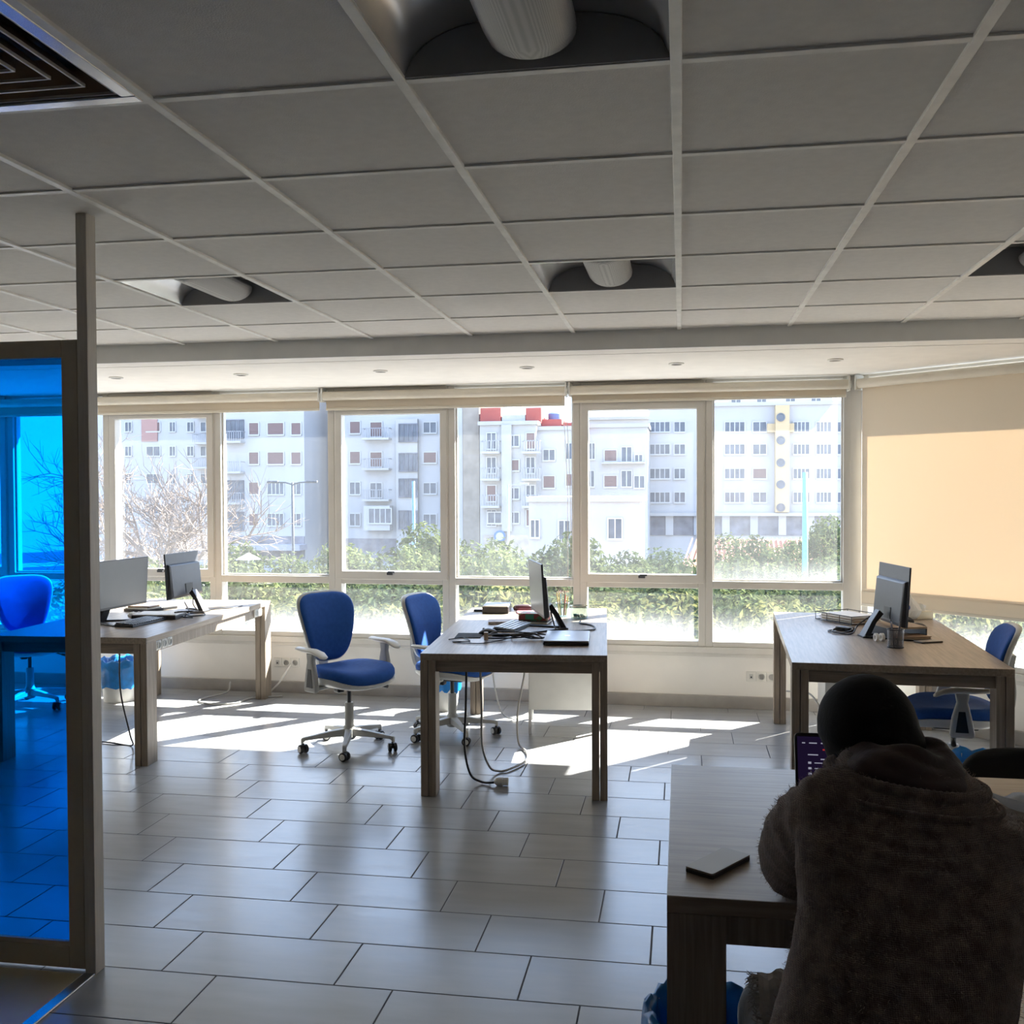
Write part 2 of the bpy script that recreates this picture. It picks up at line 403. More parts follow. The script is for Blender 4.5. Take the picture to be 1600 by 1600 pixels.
# ------------------------------------------------------------------ roller blinds
def blind(name_label, x0, x1, origin, rz, drop, group, chain=False, hem=False, cid=None):
    r = thing('roller_blind', name_label, 'blind', group=group)
    r.matrix_world = wall_frame(origin, rz)
    z = 2.335
    MB().tube([(x0 + .012, -.065, z), (x1 - .012, -.065, z)], .034, 16).build('roll', BLINDM, r, auto=40)
    fb = MB().bb(x0 + .02, x1 - .02, -.0335, -.0325, drop + (.10 if hem else .018), z)
    fb.build('fabric', BLINDC, r)
    if hem: MB().bb(x0 + .02, x1 - .02, -.0365, -.030, drop + .01, drop + .105).build('hem', HEMC, r)
    MB().bb(x0 + .02, x1 - .02, -.041, -.025, drop, drop + .02).build('bottom_bar', BLINDM, r, bevel=.004)
    for x in (x0, x1 - .012):
        m = MB().bb(x, x + .012, -.10, .0, z - .045, 2.395); m.lathe([(.03, -.004), (.03, .016)], (x + .006, -.065, z), 14, Matrix.Rotation(PI / 2, 3, 'Y'))
        m.build('bracket', WHITEP, r, bevel=.002)
    if chain:
        for dx, l in ((-.03, .92), (-.005, .84)):
            MB().tube([(x1 + dx, -.085, z), (x1 + dx * .8 + .03, -.08, (z + l) / 2), (x1 + dx + .035, -.075, l)], .0022, 6).build('pull_chain', WHITEP, r)
    return r
lx = lambda x: (x - CX)
blind('beige roller blind rolled up over the bare tree, left of the first bracket pair', lx(-4.72), lx(-2.765), OM, MAINROT, 2.225, 'rolled up blinds along the long window')
blind('beige roller blind rolled up over the middle pair of panes, pull chain at its end', lx(-2.75), lx(-.835), OM, MAINROT, 2.225, 'rolled up blinds along the long window', chain=True)
blind('beige roller blind rolled up next to the window corner', lx(-.82), lx(1.17), OM, MAINROT, 2.245, 'rolled up blinds along the long window')
blind('beige roller blind rolled up behind the blue glass door', lx(-6.7), lx(-4.74), OM, MAINROT, 2.225, 'rolled up blinds along the long window')
blind('wide beige roller blind pulled down and lit by the sun', .055, 2.95, OM, -TH, .775, None, hem=True)

# ------------------------------------------------------------------ post and blue glass door
struct(MB().bb(-1.950, -1.912, 2.992, 3.046, 0, CZ + .004).build('trim_post', POST, bevel=.002))
d = struct(thing('door_1', None, None))
f = MB(); X0, X1 = -2.92, -1.954
f.bb(X1 - .058, X1, 2.998, 3.04, .012, 2.10); f.bb(X0, X0 + .058, 2.998, 3.04, .012, 2.10)
f.bb(X0 + .058, X1 - .058, 2.998, 3.04, 2.042, 2.10); f.bb(X0 + .058, X1 - .058, 2.998, 3.04, .012, .085)
f.build('door_frame', DOORF, d, bevel=.003)
MB().bb(X0 + .05, X1 - .05, 3.016, 3.024, .08, 2.05).build('door_glass', tinted_glass('blue_glass', (.016, .44, .93)), d)
MB().bb(X0 + .058, X1 - .058, 3.001, 3.014, .085, .10).build('glazing_bead', DOORF, d)
struct(MB().bb(XL, X0 - .005, 2.99, 3.05, 0, 2.10).build('wall_partition', DOORF))

# ------------------------------------------------------------------ ceiling fittings
def ceiling_lamp():
    r = thing('ceiling_lamp', 'x', 'ceiling lamp')
    H = .112; E = .288
    prof = [(-E, 0)] + [(x, H * (1 - abs(x / E) ** 3.2) ** .6) for x in [E * k / 14 for k in range(-13, 14)]] + [(E, 0)]
    mb = MB(); mb.loft([[(x, y, z + .002) for x, z in prof] for y in (-E + .006, E - .006)], closed=False); mb.build('reflector', MIRR, r, smooth=True)
    for y in (-E + .003, E - .003):
        MB().loft([[(x, y + s, z) for x, z in prof] for s in (-.0025, .0025)], True).build('end_plate', HOUS, r)
    t = MB(); t.bb(-E - .004, -E, -E, E, -.002, .03); t.bb(E, E + .004, -E, E, -.002, .03); t.bb(-E, E, -E - .004, -E, -.002, .03); t.bb(-E, E, E, E + .004, -.002, .03)
    t.build('rim', MIRR, r)
    rings = []
    for y, s in ((-.262, .3), (-.258, .8), (-.245, .97), (-.2, 1), (.2, 1), (.245, .97), (.258, .8), (.262, .3)):
        rings.append([(.098 * s * math.cos(a), y, .062 + (.062 * math.sin(a) if math.sin(a) < 0 else .03 * math.sin(a)) * s) for a in [2 * PI * k / 28 for k in range(28)]])
    dm = MATS.get('perforated') or perforated()
    MB().loft(rings).build('diffuser', dm, r, auto=50)
    return r
def perforated():
    m, nt, out = _new('perforated'); N, L = nt.nodes.new, nt.links.new
    b = N('ShaderNodeBsdfPrincipled'); L(b.outputs[0], out.inputs[0]); b.inputs['Roughness'].default_value = .5; b.inputs['Metallic'].default_value = .1
    tc = N('ShaderNodeTexCoord'); v = N('ShaderNodeTexVoronoi'); v.inputs['Scale'].default_value = 640; v.inputs['Randomness'].default_value = .0
    L(tc.outputs['Object'], v.inputs['Vector'])
    cr = N('ShaderNodeValToRGB'); e = cr.color_ramp.elements; e[0].position = .30; e[1].position = .38; e[0].color = (.15, .145, .14, 1); e[1].color = (.50, .49, .47, 1)
    L(v.outputs['Distance'], cr.inputs[0]); L(cr.outputs[0], b.inputs['Base Color']); MATS['perforated'] = m
    return m
cell = lambda i, j: (GX0 + (i + .5) * GS, GY0 + (j + .5) * GS, CZ)
GL = 'recessed ceiling lamps'
L0 = ceiling_lamp(); L0.location = cell(-1, -1); L0['label'] = 'recessed ceiling lamp with perforated diffuser, largest and nearest overhead'; L0['group'] = GL
dup(L0, cell(-1, 3), 0, 'small recessed ceiling lamp in the middle of the ceiling above the centre desk', GL)
dup(L0, cell(-4, 3), 0, 'recessed ceiling lamp seen beside the grey post', GL)
dup(L0, cell(2, 3), 0, 'recessed ceiling lamp cut by the right edge, above the drawn blind', GL)
v = thing('air_vent', 'square ceiling air vent with nested dark louvres in a shiny frame', 'air vent', cell(*VENT))
f = MB(); E = .288
for a, b in ((E, E - .035),):
    f.bb(-a, a, -a, -b, -.008, .0); f.bb(-a, a, b, a, -.008, 0); f.bb(-a, -b, -b, b, -.008, 0); f.bb(b, a, -b, b, -.008, 0)
f.build('frame', STEEL, v, bevel=.003)
LOUV = pm('louvre_paint', (.24, .165, .115), .35, var=.1)
LEDGE = pm('louvre_edge', (.55, .52, .48), .4, var=.05)
for k in range(5):
    o = .25 - k * .05; i = o - .05
    rings = lambda q, z: [(-q, -q, z), (q, -q, z), (q, q, z), (-q, q, z)]
    if i > 0:
        l = MB().loft([rings(o, .004), rings(i + .008, .045), rings(i + .006, .045), rings(o - .003, .0)], True, False, False).build('louvre', LOUV, v)
        e = MB().loft([rings(o - .001, -.003), rings(o - .001, .004), rings(o - .006, .004), rings(o - .006, -.003), rings(o - .001, -.003)], True, False, False).build('louvre_edge', LEDGE, l)
MB().bb(-E, E, -E, E, .05, .055).build('backing', BLACKP, v)
dl = thing('downlight', 'x', 'downlight')
MB().lathe([(.048, 0), (.050, -.006), (.036, -.009), (.033, 0)], n=24, cap=False).build('ring', WHITEP, dl, auto=40)
MB().lathe([(.034, -.002), (.020, -.0015), (.001, -.001)], n=20).build('lens', DARKG, dl)
DLX = [(-3.90, 'downlight in the white soffit nearest the grey post'), (-2.97, 'second downlight from the grey post in the white soffit'),
       (-1.98, 'third downlight from the grey post, above the blue chairs'), (-.99, 'downlight in the soffit straight above the centre desk'),
       (-.03, 'second downlight from the window corner in the white soffit'), (.94, 'downlight in the soffit nearest the window corner')]
for k, (x, lb) in enumerate(DLX):
    if k == 0: dl.location = (x, 6.44, SZ); dl['label'] = lb; dl['group'] = 'soffit downlights'
    else: dup(dl, (x, 6.44, SZ), 0, lb, 'soffit downlights')

# ------------------------------------------------------------------ desks
def make_desk(w, l, label, loc, rz, sockets=False):
    r = thing('desk', label, 'desk', loc, rz, 'office desks')
    MB().bb(-w / 2, w / 2, -l / 2, l / 2, .714, .75).build('tabletop', W_TOP, r, bevel=.002)
    LX, LY = .080, .122
    for sx in (-1, 1):
        for sy in (-1, 1):
            m = MB(); x1 = sx * w / 2; y1 = sy * l / 2
            for a, b in ((0, LX / 2 - .002), (LX / 2 + .002, LX)):
                m.bb(x1 - sx * a, x1 - sx * b, y1, y1 - sy * LY, 0, .714)
            m.build('leg', W_LEG, r, bevel=.0015, seg=1)
    for sy in (-1, 1):
        MB().bb(-w / 2 + LX, w / 2 - LX, sy * l / 2 - sy * .02, sy * l / 2 - sy * .05, .652, .714).build('end_rail', W_RAIL, r, bevel=.0015, seg=1)
    for sx in (-1, 1):
        s = MB().bb(sx * w / 2 - sx * .022, sx * w / 2 - sx * .05, -l / 2 + LY, l / 2 - LY, .645, .714).build('side_rail', W_LEG, r, bevel=.0015, seg=1)
        if sockets and sx == 1:
            for y0, n in ((-l / 2 + LY + .03, 3), (l / 2 - LY - .16, 2)):
                for k in range(n):
                    y = y0 + .02 + k * .072
                    so = MB().bb(w / 2 - .024, w / 2 - .008, y - .034, y + .034, .652, .712).build('socket', WHITEP, s, bevel=.008)
                    MB().lathe([(.022, 0), (.022, .003), (.015, .003), (.013, -.006), (.001, -.006)], (w / 2 - .008, y, .682), 16, Matrix.Rotation(PI / 2, 3, 'Y')).build('socket_ring', GREYP, r)
    return r
D1 = (-3.60, 6.31, .045, .985, 1.99); D2 = (-.935, 6.085, .075, .972, 2.04); D3 = (1.085, 6.04, -.045, 1.01, 2.06)
make_desk(D1[3], D1[4], 'oak desk with sockets in its side rail, beside the grey post', (D1[0], D1[1], 0), D1[2], True)
make_desk(D2[3], D2[4], 'oak desk in the centre of the room with a closed laptop on it', (D2[0], D2[1], 0), D2[2])
make_desk(D3[3], D3[4], 'oak desk by the drawn blind with a pen cup on it', (D3[0], D3[1], 0), D3[2])
make_desk(1.01, 2.03, 'dark oak desk the person with the headscarf sits at', (.985, 2.60, 0), -PI / 2)
DZ = .7505

# ------------------------------------------------------------------ swivel chairs
def outline_back(a, g=0):
    # rounded shield: wide above, narrow below
    c, s = math.cos(a), math.sin(a)
    n = 3.8
    x = math.copysign(abs(c) ** (2 / n), c); z = math.copysign(abs(s) ** (2 / n), s)
    wx = .188 + .046 * z - .010 * z * z * (1 if z < 0 else .2)
    return x * (wx + g), z * (.212 + g)
def back_y(x, z):   # lumbar curve; local y forward
    return -.035 * (z / .2) ** 2 * (1 if z > 0 else .3) - .03 * z / .2 + .55 * x * x
def make_chair():
    r = thing('swivel_chair', 'x', 'chair', group='blue swivel chairs')
    b = MB()
    b.lathe([(.028, .06), (.042, .075), (.042, .125), (.034, .14), (.03, .15)], n=18)
    for k in range(5):
        a = 2 * PI * k / 5 + .80; R = Matrix.Rotation(a, 4, 'Z'); m = MB(); m.M = R
        rings = []
        for x, z0, z1, hw in ((.02, .085, .132, .026), (.12, .085, .122, .022), (.22, .082, .106, .018), (.275, .078, .098, .015), (.292, .058, .094, .013), (.298, .055, .085, .012)):
            rings.append([(x, -hw, z0), (x, hw, z0), (x, hw * .8, z1), (x, -hw * .8, z1)])
        m.loft(rings); b.add(m.v, m.f)
    b.build('base', GREYP, r, bevel=.004)
    for k in range(5):
        a = 2 * PI * k / 5 + .80; c = Vector((.285 * math.cos(a), .285 * math.sin(a), 0)); tw = a + 1.1 + k
        w = MB(); w.M = Matrix.Translation(c) @ Matrix.Rotation(tw, 4, 'Z')
        for s in (-1, 1):
            w.lathe([(.012, 0), (.026, .001), (.0275, .006), (.0275, .016), (.024, .02), (.012, .02)], (0, s * .006 if s > 0 else -.006, .0275), 16, Matrix.Rotation(-s * PI / 2, 3, 'X'))
        w.lathe([(.007, .02), (.007, .062)], n=8); w.box((0, 0, .046), (.03, .02, .014))
        ca = w.build('caster', BLACKP, r, auto=35)
        for s in (-1, 1):
            h = MB(); h.M = w.M; h.lathe([(.015, 0), (.018, .0), (.018, .0015), (.015, .0015)], (0, s * .027, .0275), 16, Matrix.Rotation(-s * PI / 2, 3, 'X'))
            h.build('wheel_rim', WHITEP, ca)
    MB().lathe([(.028, .14), (.028, .285), (.024, .29)], n=16).build('column_sleeve', GREYP, r, auto=40)
    MB().lathe([(.013, .28), (.013, .40)], n=12).build('gas_lift', DARKG, r, auto=40)
    mch = MB().box((0, 0, .405), (.16, .22, .045)); mch.box((.03, -.06, .372), (.05, .05, .05))
    mch.build('mechanism', BLACKP, r, bevel=.01)
    lv = MB().tube(curve_pts([(-.08, .02, .40), (-.17, .03, .385), (-.22, .035, .37)], 4), .005, 8); lv.tube([(-.215, .034, .372), (-.275, .04, .352)], [.009, .013], 8)
    lv.build('lever', BLACKP, r, smooth=True)
    def seat_ring(k, z, n=40):
        out = []
        for i in range(n):
            a = 2 * PI * i / n; c, s = math.cos(a), math.sin(a); e = 2 / 3.0
            x = math.copysign(abs(c) ** e, c) * .238 * k * (1 + .06 * s); y = math.copysign(abs(s) ** e, s) * .232 * k
            out.append((x, y + .02, z - .07 * max(0, y / .232 - .35) ** 2 + .018 * (x / .238) ** 2 * (1 if z > .45 else 0)))
        return out
    MB().loft([seat_ring(.55, .418), seat_ring(.9, .424), seat_ring(1.0, .446), seat_ring(1.01, .456), seat_ring(.98, .458)]).build('seat_shell', WHITEP, r, auto=50)
    MB().loft([seat_ring(.97, .455), seat_ring(1.0, .468), seat_ring(1.0, .488), seat_ring(.965, .505), seat_ring(.88, .515), seat_ring(.7, .515), seat_ring(.4, .506), seat_ring(.1, .503)]).build('seat_cushion', BLUE, r, smooth=True)
    # backrest
    BY, BZ = -.215, .745
    N = 48
    def bring(k, g, off):
        out = []
        for i in range(N):
            x, z = outline_back(2 * PI * i / N, g); x *= k; z *= k
            out.append((x, BY + back_y(x, z) + off, BZ + z))
        return out
    sh = MB().loft([bring(.1, .006, -.022), bring(.6, .006, -.024), bring(.9, .006, -.024), bring(.985, .006, -.02), bring(1, .006, -.008), bring(1, .005, .003), bring(.97, .004, .006)])
    bk = sh.build('back_shell', GREYP, r, smooth=True)
    MB().loft([bring(.975, 0, .004), bring(.99, 0, .010), bring(.97, 0, .019), bring(.92, 0, .025), bring(.8, 0, .027), bring(.5, 0, .027), bring(.1, 0, .027)]).build('back_cushion', BLUE, r, smooth=True)
    sp = MB()
    pts = curve_pts([(0, -.02, .425), (0, -.17, .43), (0, -.255, .47), (0, -.275, .58), (0, -.262, .72), (0, -.27, .80)], 6)
    sp.loft([[(p.x - w, p.y - .012, p.z), (p.x + w, p.y - .012, p.z), (p.x + w, p.y + .012, p.z + .004), (p.x - w, p.y + .012, p.z + .004)] for p, w in [(p, .035 + .03 * min(1, max(0, (p.z - .5) / .2))) for p in pts]])
    sp.build('back_spine', GREYP, r, bevel=.006)
    for s in (-1, 1):
        x = s * .285
        ar = MB()
        ar.loft([[(x - .016, y0, z), (x + .016, y0, z), (x + .016, y1, z), (x - .016, y1, z)] for z, y0, y1 in ((.395, -.045, .055), (.41, -.055, .062), (.50, -.04, .052), (.58, -.022, .030), (.632, -.03, .038))])
        ar.box((s * .23, .0, .412), (.13, .06, .022))
        arm = ar.build('armrest', GREYP, r, bevel=.009)
        ins = MB(); ins.M = Matrix.Translation((x + s * .0165, .004, .425)) @ Matrix(((0, 0, 1, 0), (1, 0, 0, 0), (0, 1, 0, 0), (0, 0, 0, 1)))
        ins.prism([(-.028, 0), (.032, 0), (.018, .11), (-.012, .11)], -.002, .002); ins.build('arm_inset', BLACKP, arm)
        pr = []
        for y, z, hw, th in ((-.135, .648, .012, .006), (-.125, .646, .026, .011), (-.05, .642, .031, .014), (.03, .643, .035, .015), (.09, .632, .038, .013), (.125, .615, .032, .010), (.135, .610, .016, .006)):
            pr.append([(x + hw * math.cos(2 * PI * i / 12), y, z + th * math.sin(2 * PI * i / 12)) for i in range(12)])
        MB().loft(pr).build('arm_pad', WHITEP, arm, smooth=True)
    return r
def face(dx, dy): return math.atan2(-dx, dy)   # turn local +y to (dx,dy)
CH = make_chair(); CH.location = (-2.03, 5.90, 0); CH.rotation_euler.z = face(.84, -.54); CH['label'] = 'blue swivel chair with white armrests standing alone between two desks'
C2 = dup(CH, (-1.475, 6.33, 0), face(.965, -.26), 'blue swivel chair pushed up to the centre desk')
C3 = dup(CH, (1.395, 5.47, 0), face(-.985, .10), 'blue swivel chair at the desk beside the drawn blind')
dup(CH, (-4.80, 6.72, 0), face(.72, -.70), 'blue swivel chair seen through the blue glass door')
C3.scale = (1, 1, .94); C2.scale = (1, 1, .955)
# black chair across the front desk
r = thing('visitor_chair', 'black chair with rounded backrest pushed up to the front desk from behind', 'chair', (1.115, 3.42, 0), PI)
N = 40
def vb(k, off): return [(math.copysign(abs(math.cos(2 * PI * i / N)) ** .55, math.cos(2 * PI * i / N)) * .235 * k, -.0 + off + .25 * (math.cos(2 * PI * i / N) * .21 * k) ** 2, .60 + math.copysign(abs(math.sin(2 * PI * i / N)) ** .6, math.sin(2 * PI * i / N)) * .165 * k) for i in range(N)]
BLACKF = pm('black_fabric', (.012, .012, .014), .85, var=.15, bump=.2, bscale=400)
MB().loft([vb(.1, .02), vb(.85, .02), vb(.97, .014), vb(1, 0), vb(.97, -.014), vb(.85, -.02), vb(.1, -.02)]).build('backrest', BLACKF, r, smooth=True)
def vs(k, z): return [(math.copysign(abs(math.cos(2 * PI * i / N)) ** .6, math.cos(2 * PI * i / N)) * .22 * k, .215 + math.copysign(abs(math.sin(2 * PI * i / N)) ** .6, math.sin(2 * PI * i / N)) * .21 * k, z) for i in range(N)]
MB().loft([vs(.9, .425), vs(1, .44), vs(1, .465), vs(.93, .482), vs(.5, .486)]).build('seat', BLACKF, r, smooth=True)
for sx in (-1, 1):
    MB().tube(curve_pts([(sx * .235, .40, .01), (sx * .235, .37, .42), (sx * .235, .2, .425), (sx * .235, .02, .425), (sx * .225, -.0, .60)], 5), .011, 8).build('leg', BLACKP, r, smooth=True)
    MB().tube([(sx * .235, .04, .425), (sx * .24, -.08, .01)], .011, 8).build('leg', BLACKP, r, smooth=True)

# ------------------------------------------------------------------ monitors
def make_monitor(label, foot, facing, w=.54, h=.315, z0=.845, tilt=.06, back=.0):
    """foot: (x, y) on the desk; facing: angle of local -y (the screen looks along local -y)"""
    r = thing('monitor', label, 'monitor', (foot[0], foot[1], DZ), facing, 'desk monitors')
    T = Matrix.Translation((0, -.02, z0 - DZ)) @ Matrix.Rotation(tilt, 4, 'X')
    p = MB(); p.M = T; p.bb(-w / 2, w / 2, -.006, .005, 0, h); pa = p.build('panel', DARKG, r, bevel=.002)
    s = MB(); s.M = T; s.bb(-w / 2 + .006, w / 2 - .006, -.0072, -.0058, .016, h - .006); s.build('screen', SCREEN, pa)
    b = MB(); b.M = T; b.loft([[(-w / 2 + .012, .005, .0), (w / 2 - .012, .005, .0), (w / 2 - .012, .005, h * .77), (-w / 2 + .012, .005, h * .77)],
            [(-w / 2 + .016, .026, .004), (w / 2 - .016, .026, .004), (w / 2 - .016, .022, h * .745), (-w / 2 + .016, .022, h * .745)],
            [(-w / 2 + .03, .034, .02), (w / 2 - .03, .034, .02), (w / 2 - .03, .026, h * .72), (-w / 2 + .03, .026, h * .72)]])
    b.build('rear_housing', DARKG, r, bevel=.003)
    pt = MB(); pt.M = T; pt.bb(-.07, .03, .0335, .0355, .03, .095); pt.build('port_recess', BLACKP, r)
    lg = MB(); lg.M = T; lg.bb(-.03, .03, .0262, .0268, h * .55, h * .565); lg.build('maker_mark', GREYP, r)
    n = MB(); n.M = Matrix()
    n.loft([[(-.032, .032, .135), (.032, .032, .135), (.032, .058, .158), (-.032, .058, .158)], [(-.036, .075, .085), (.036, .075, .085), (.036, .10, .095), (-.036, .10, .095)], [(-.045, .115, .004), (.045, .115, .004), (.045, .15, .004), (-.045, .15, .004)]])
    n.build('stand_neck', BLACKP, r, bevel=.003)
    f = MB()
    for sx in (-1, 1):
        f.loft([[(sx * .01, .145, 0), (sx * .05, .145, 0), (sx * .05, .145, .012), (sx * .01, .145, .012)], [(sx * .15, -.09, 0), (sx * .175, -.085, 0), (sx * .175, -.085, .008), (sx * .15, -.09, .008)]])
    f.box((0, .135, .005), (.1, .04, .01))
    f.build('stand_foot', BLACKP, r, bevel=.002)
    return r
R = math.radians
# facing: rotation such that local -y points where the screen looks
def look(dx, dy): return math.atan2(dx, -dy)
make_monitor('grey monitor with its screen to the room, half hidden by the grey post', (-3.60, 5.93), look(1, -.06), z0=.85, w=.56)
make_monitor('dark grey monitor seen from behind on the desk near the grey post', (-3.45, 6.56), look(-1, .0), w=.47, z0=.855)
make_monitor('monitor on the centre desk seen edge-on with a blank screen coloured pale like a reflection', (-.84, 6.02), look(-.955, -.30), z0=.845, w=.50, h=.32)
make_monitor('dark monitor seen from behind on the desk by the drawn blind', (1.165, 5.98), look(.988, .155), z0=.83, w=.47, h=.335)

# ------------------------------------------------------------------ cables
def cable(label, pts, r=.0035, mat=CABLEB, n=6, plug=None, group=None):
    o = MB().tube(curve_pts(pts, n), r, 7).build('cable', mat, None, smooth=True)
    tag(o, label, 'cable', group)
    return o

# ------------------------------------------------------------------ things on the left desk
t = thing('docking_box', 'flat black box with white lid among cables on the left desk', 'box', (-3.46, 6.20, DZ), .12)
MB().bb(-.15, .15, -.10, .10, 0, .026).build('case', BLACKP, t, bevel=.004)
MB().bb(-.149, .149, -.099, .099, .026, .034).build('lid', PAPER, t, bevel=.003)
t = thing('keyboard', 'black keyboard under the screen of the left desk', 'keyboard', (-3.43, 5.93, DZ), R(87))
MB().loft([[(-.2, -.065, 0), (.2, -.065, 0), (.2, -.065, .010), (-.2, -.065, .010)], [(-.2, .065, 0), (.2, .065, 0), (.2, .065, .020), (-.2, .065, .020)]]).build('case', BLACKP, t, bevel=.003)
k = MB()
for j in range(5):
    for i in range(15): k.box((-.182 + i * .026, -.05 + j * .025, .0165 + j * .0018), (.021, .020, .008))
k.build('keys', DARKG, t)
STK = pm('notebook_cover', (.30, .20, .13), .5, var=.1)
for i, (sz, mt, lb) in enumerate((((.30, .21, .018), BLACKP, 'black folder at the bottom of the stack on the left desk'), ((.29, .20, .012), PAPER, 'white writing pad in the middle of the stack on the left desk'), ((.28, .18, .010), STK, 'brown notebook on top of the stack on the left desk'))):
    z = DZ + (0, .0185, .031)[i]
    nb = MB().bb(-sz[0] / 2, sz[0] / 2, -sz[1] / 2, sz[1] / 2, 0, sz[2]).build('notebook', mt, bevel=.002)
    nb.location = (-3.76, 6.62, z); nb.rotation_euler = (0, 0, R(70) + i * .12); tag(nb, lb, 'notebook', 'stack beside the left monitor')
cable('black cable lying in loops beside the flat box on the left desk', [(-3.50, 6.62, DZ + .06), (-3.40, 6.50, DZ + .005), (-3.34, 6.36, DZ + .005), (-3.27, 6.28, DZ + .005), (-3.22, 6.34, DZ + .005), (-3.26, 6.44, DZ + .005), (-3.33, 6.36, DZ + .010), (-3.30, 6.22, DZ + .006), (-3.22, 6.20, DZ + .006)], .0045)
cable('black cable hanging from the back of the monitor on the left desk', [(-3.405, 6.56, .92), (-3.40, 6.56, .85), (-3.395, 6.55, .80), (-3.37, 6.6, DZ + .005), (-3.28, 6.70, DZ + .005), (-3.20, 6.78, DZ + .005), (-3.19, 6.90, DZ + .005)], .0035)
t = thing('pen', 'black pen leaning on the flat box of the left desk', 'pen', (-3.335, 6.17, DZ + .042), .9)
MB().tube([(0, 0, 0), (.10, 0, .0), (.125, 0, 0), (.137, 0, 0)], [.0045, .0045, .0035, .001], 8).build('barrel', BLACKP, t, smooth=True)
MB().tube([(.02, 0, .0055), (.055, 0, .0055)], .0012, 6).build('clip', CHROME, t)
tb = MB()
for i in range(5):
    a = i * 1.3; tb.lathe([(.0, 0), (.022, .006), (.026, .02), (.017, .034), (.002, .04)], (.03 * math.cos(a), .025 * math.sin(a), .0), 9)
tb = tb.build('tissue', PAPER, smooth=True); tb.location = (-3.62, 6.18, DZ); tag(tb, 'crumpled white tissue beside the flat box on the left desk', 'tissue')

# ------------------------------------------------------------------ things on the centre desk
t = thing('laptop', 'closed silver laptop near the front edge of the centre desk', 'laptop', (-.635, 5.59, DZ), .075)
MB().bb(-.125, .125, -.20, .20, .003, .019).build('body', BLACKP, t, bevel=.004)
ld = MB().bb(-.124, .124, -.199, .199, .0195, .027).build('lid', pm('laptop_silver', (.34, .37, .42), .32, .6, var=.03), t, bevel=.003)
MB().lathe([(.016, .027), (.016, .0275), (.001, .0275)], n=16).build('emblem', CHROME, ld)
MB().bb(-.11, .11, -.18, .18, .0, .004).build('feet', BLACKP, t)
t = thing('mouse_pad', 'thin black mouse pad at the left edge of the centre desk', 'mouse pad', (-1.22, 5.68, DZ), .1)
MB().bb(-.075, .075, -.09, .09, 0, .004).build('pad', BLACKP, t, bevel=.001); MB().bb(-.074, .074, -.089, .089, .004, .0045).build('surface', BLACKF, t)
def make_mouse(label, loc, rz):
    t = thing('mouse', label, 'mouse', loc, rz, 'computer mice')
    rr = []
    for y, w, h in ((-.055, .012, .012), (-.05, .024, .024), (-.03, .031, .034), (0, .033, .039), (.03, .031, .031), (.052, .024, .018), (.06, .010, .010)):
        rr.append([(w * math.cos(a), y, max(0, .5 * h + .5 * h * math.sin(a)) if math.sin(a) > -.3 else 0) for a in [2 * PI * i / 16 for i in range(16)]])
    MB().loft(rr).build('shell', BLACKP, t, smooth=True)
    MB().lathe([(.007, -.004), (.007, .004)], (0, .032, .030), 12, Matrix.Rotation(PI / 2, 3, 'Y')).build('wheel', GREYP, t)
    return t
make_mouse('black mouse on the centre desk beside the mouse pad', (-1.12, 5.75, DZ), 1.2)
make_mouse('black mouse on the desk by the drawn blind', (1.405, 6.35, DZ), 1.9)
t = thing('keyboard', 'pale keyboard behind the cables on the centre desk', 'keyboard', (-1.02, 6.03, DZ), R(80))
MB().loft([[(-.17, -.07, 0), (.17, -.07, 0), (.17, -.07, .008), (-.17, -.07, .008)], [(-.17, .07, 0), (.17, .07, 0), (.17, .07, .022), (-.17, .07, .022)]]).build('case', BLACKP, t, bevel=.002)
k = MB()
for j in range(5):
    for i in range(13): k.box((-.152 + i * .0253, -.052 + j * .026, .0155 + j * .0024), (.022, .022, .008))
k.build('keys', pm('pale_keys', (.55, .60, .66), .35), t)
for i, (cx, cy, lb) in enumerate(((-.93, 5.60, 'black cable tangled in front of the pale keyboard'),)):
    random.seed(3)
    pts = []
    for k in range(26):
        a = k * 1.25; rr = .055 + .05 * random.random()
        pts.append((cx + rr * 1.5 * math.cos(a) - .012 * (k - 13) * .6, cy + rr * .8 * math.sin(a), DZ + .006 + .03 * random.random()))
    cable(lb, pts, .0042)
cable('thin black cable looping along the front left of the centre desk', [(-1.30, 5.50, DZ + .004), (-1.24, 5.58, DZ + .004), (-1.17, 5.46, DZ + .004), (-1.26, 5.42, DZ + .004), (-1.10, 5.38, DZ + .004), (-1.0, 5.50, DZ + .006), (-.95, 5.56, DZ + .015)], .003)
cable('black monitor cable curving over the right side of the centre desk', [(-.80, 6.07, .90), (-.77, 6.02, .80), (-.73, 5.93, DZ + .006), (-.62, 5.93, DZ + .005), (-.52, 6.02, DZ + .005), (-.55, 6.2, DZ + .005), (-.63, 6.28, DZ + .005), (-.64, 6.40, DZ + .005)], .005)
box_thing('cable_adapter', 'small beige adapter on the cables of the centre desk', 'adapter', (-1.085, 5.50, DZ + .004), (.024, .03, .046), .2, pm('beige_plastic', (.45, .36, .26), .5))
t = thing('hard_case', 'black box with grey lid at the window end of the centre desk', 'box', (-1.27, 6.84, DZ), .08)
MB().bb(-.09, .09, -.12, .12, 0, .046).build('case', BLACKP, t, bevel=.004); MB().bb(-.088, .088, -.118, .118, .046, .054).build('lid', GREYP, t, bevel=.003)
box_thing('pouch', 'slim black pouch lying left of the black box', 'pouch', (-1.40, 6.84, DZ), (.07, .03, .014), .1, BLACKP, .005)
t = thing('glasses_case', 'dark rounded case lying beside the black box, centre desk', 'case', (-1.09, 6.90, DZ), .3)
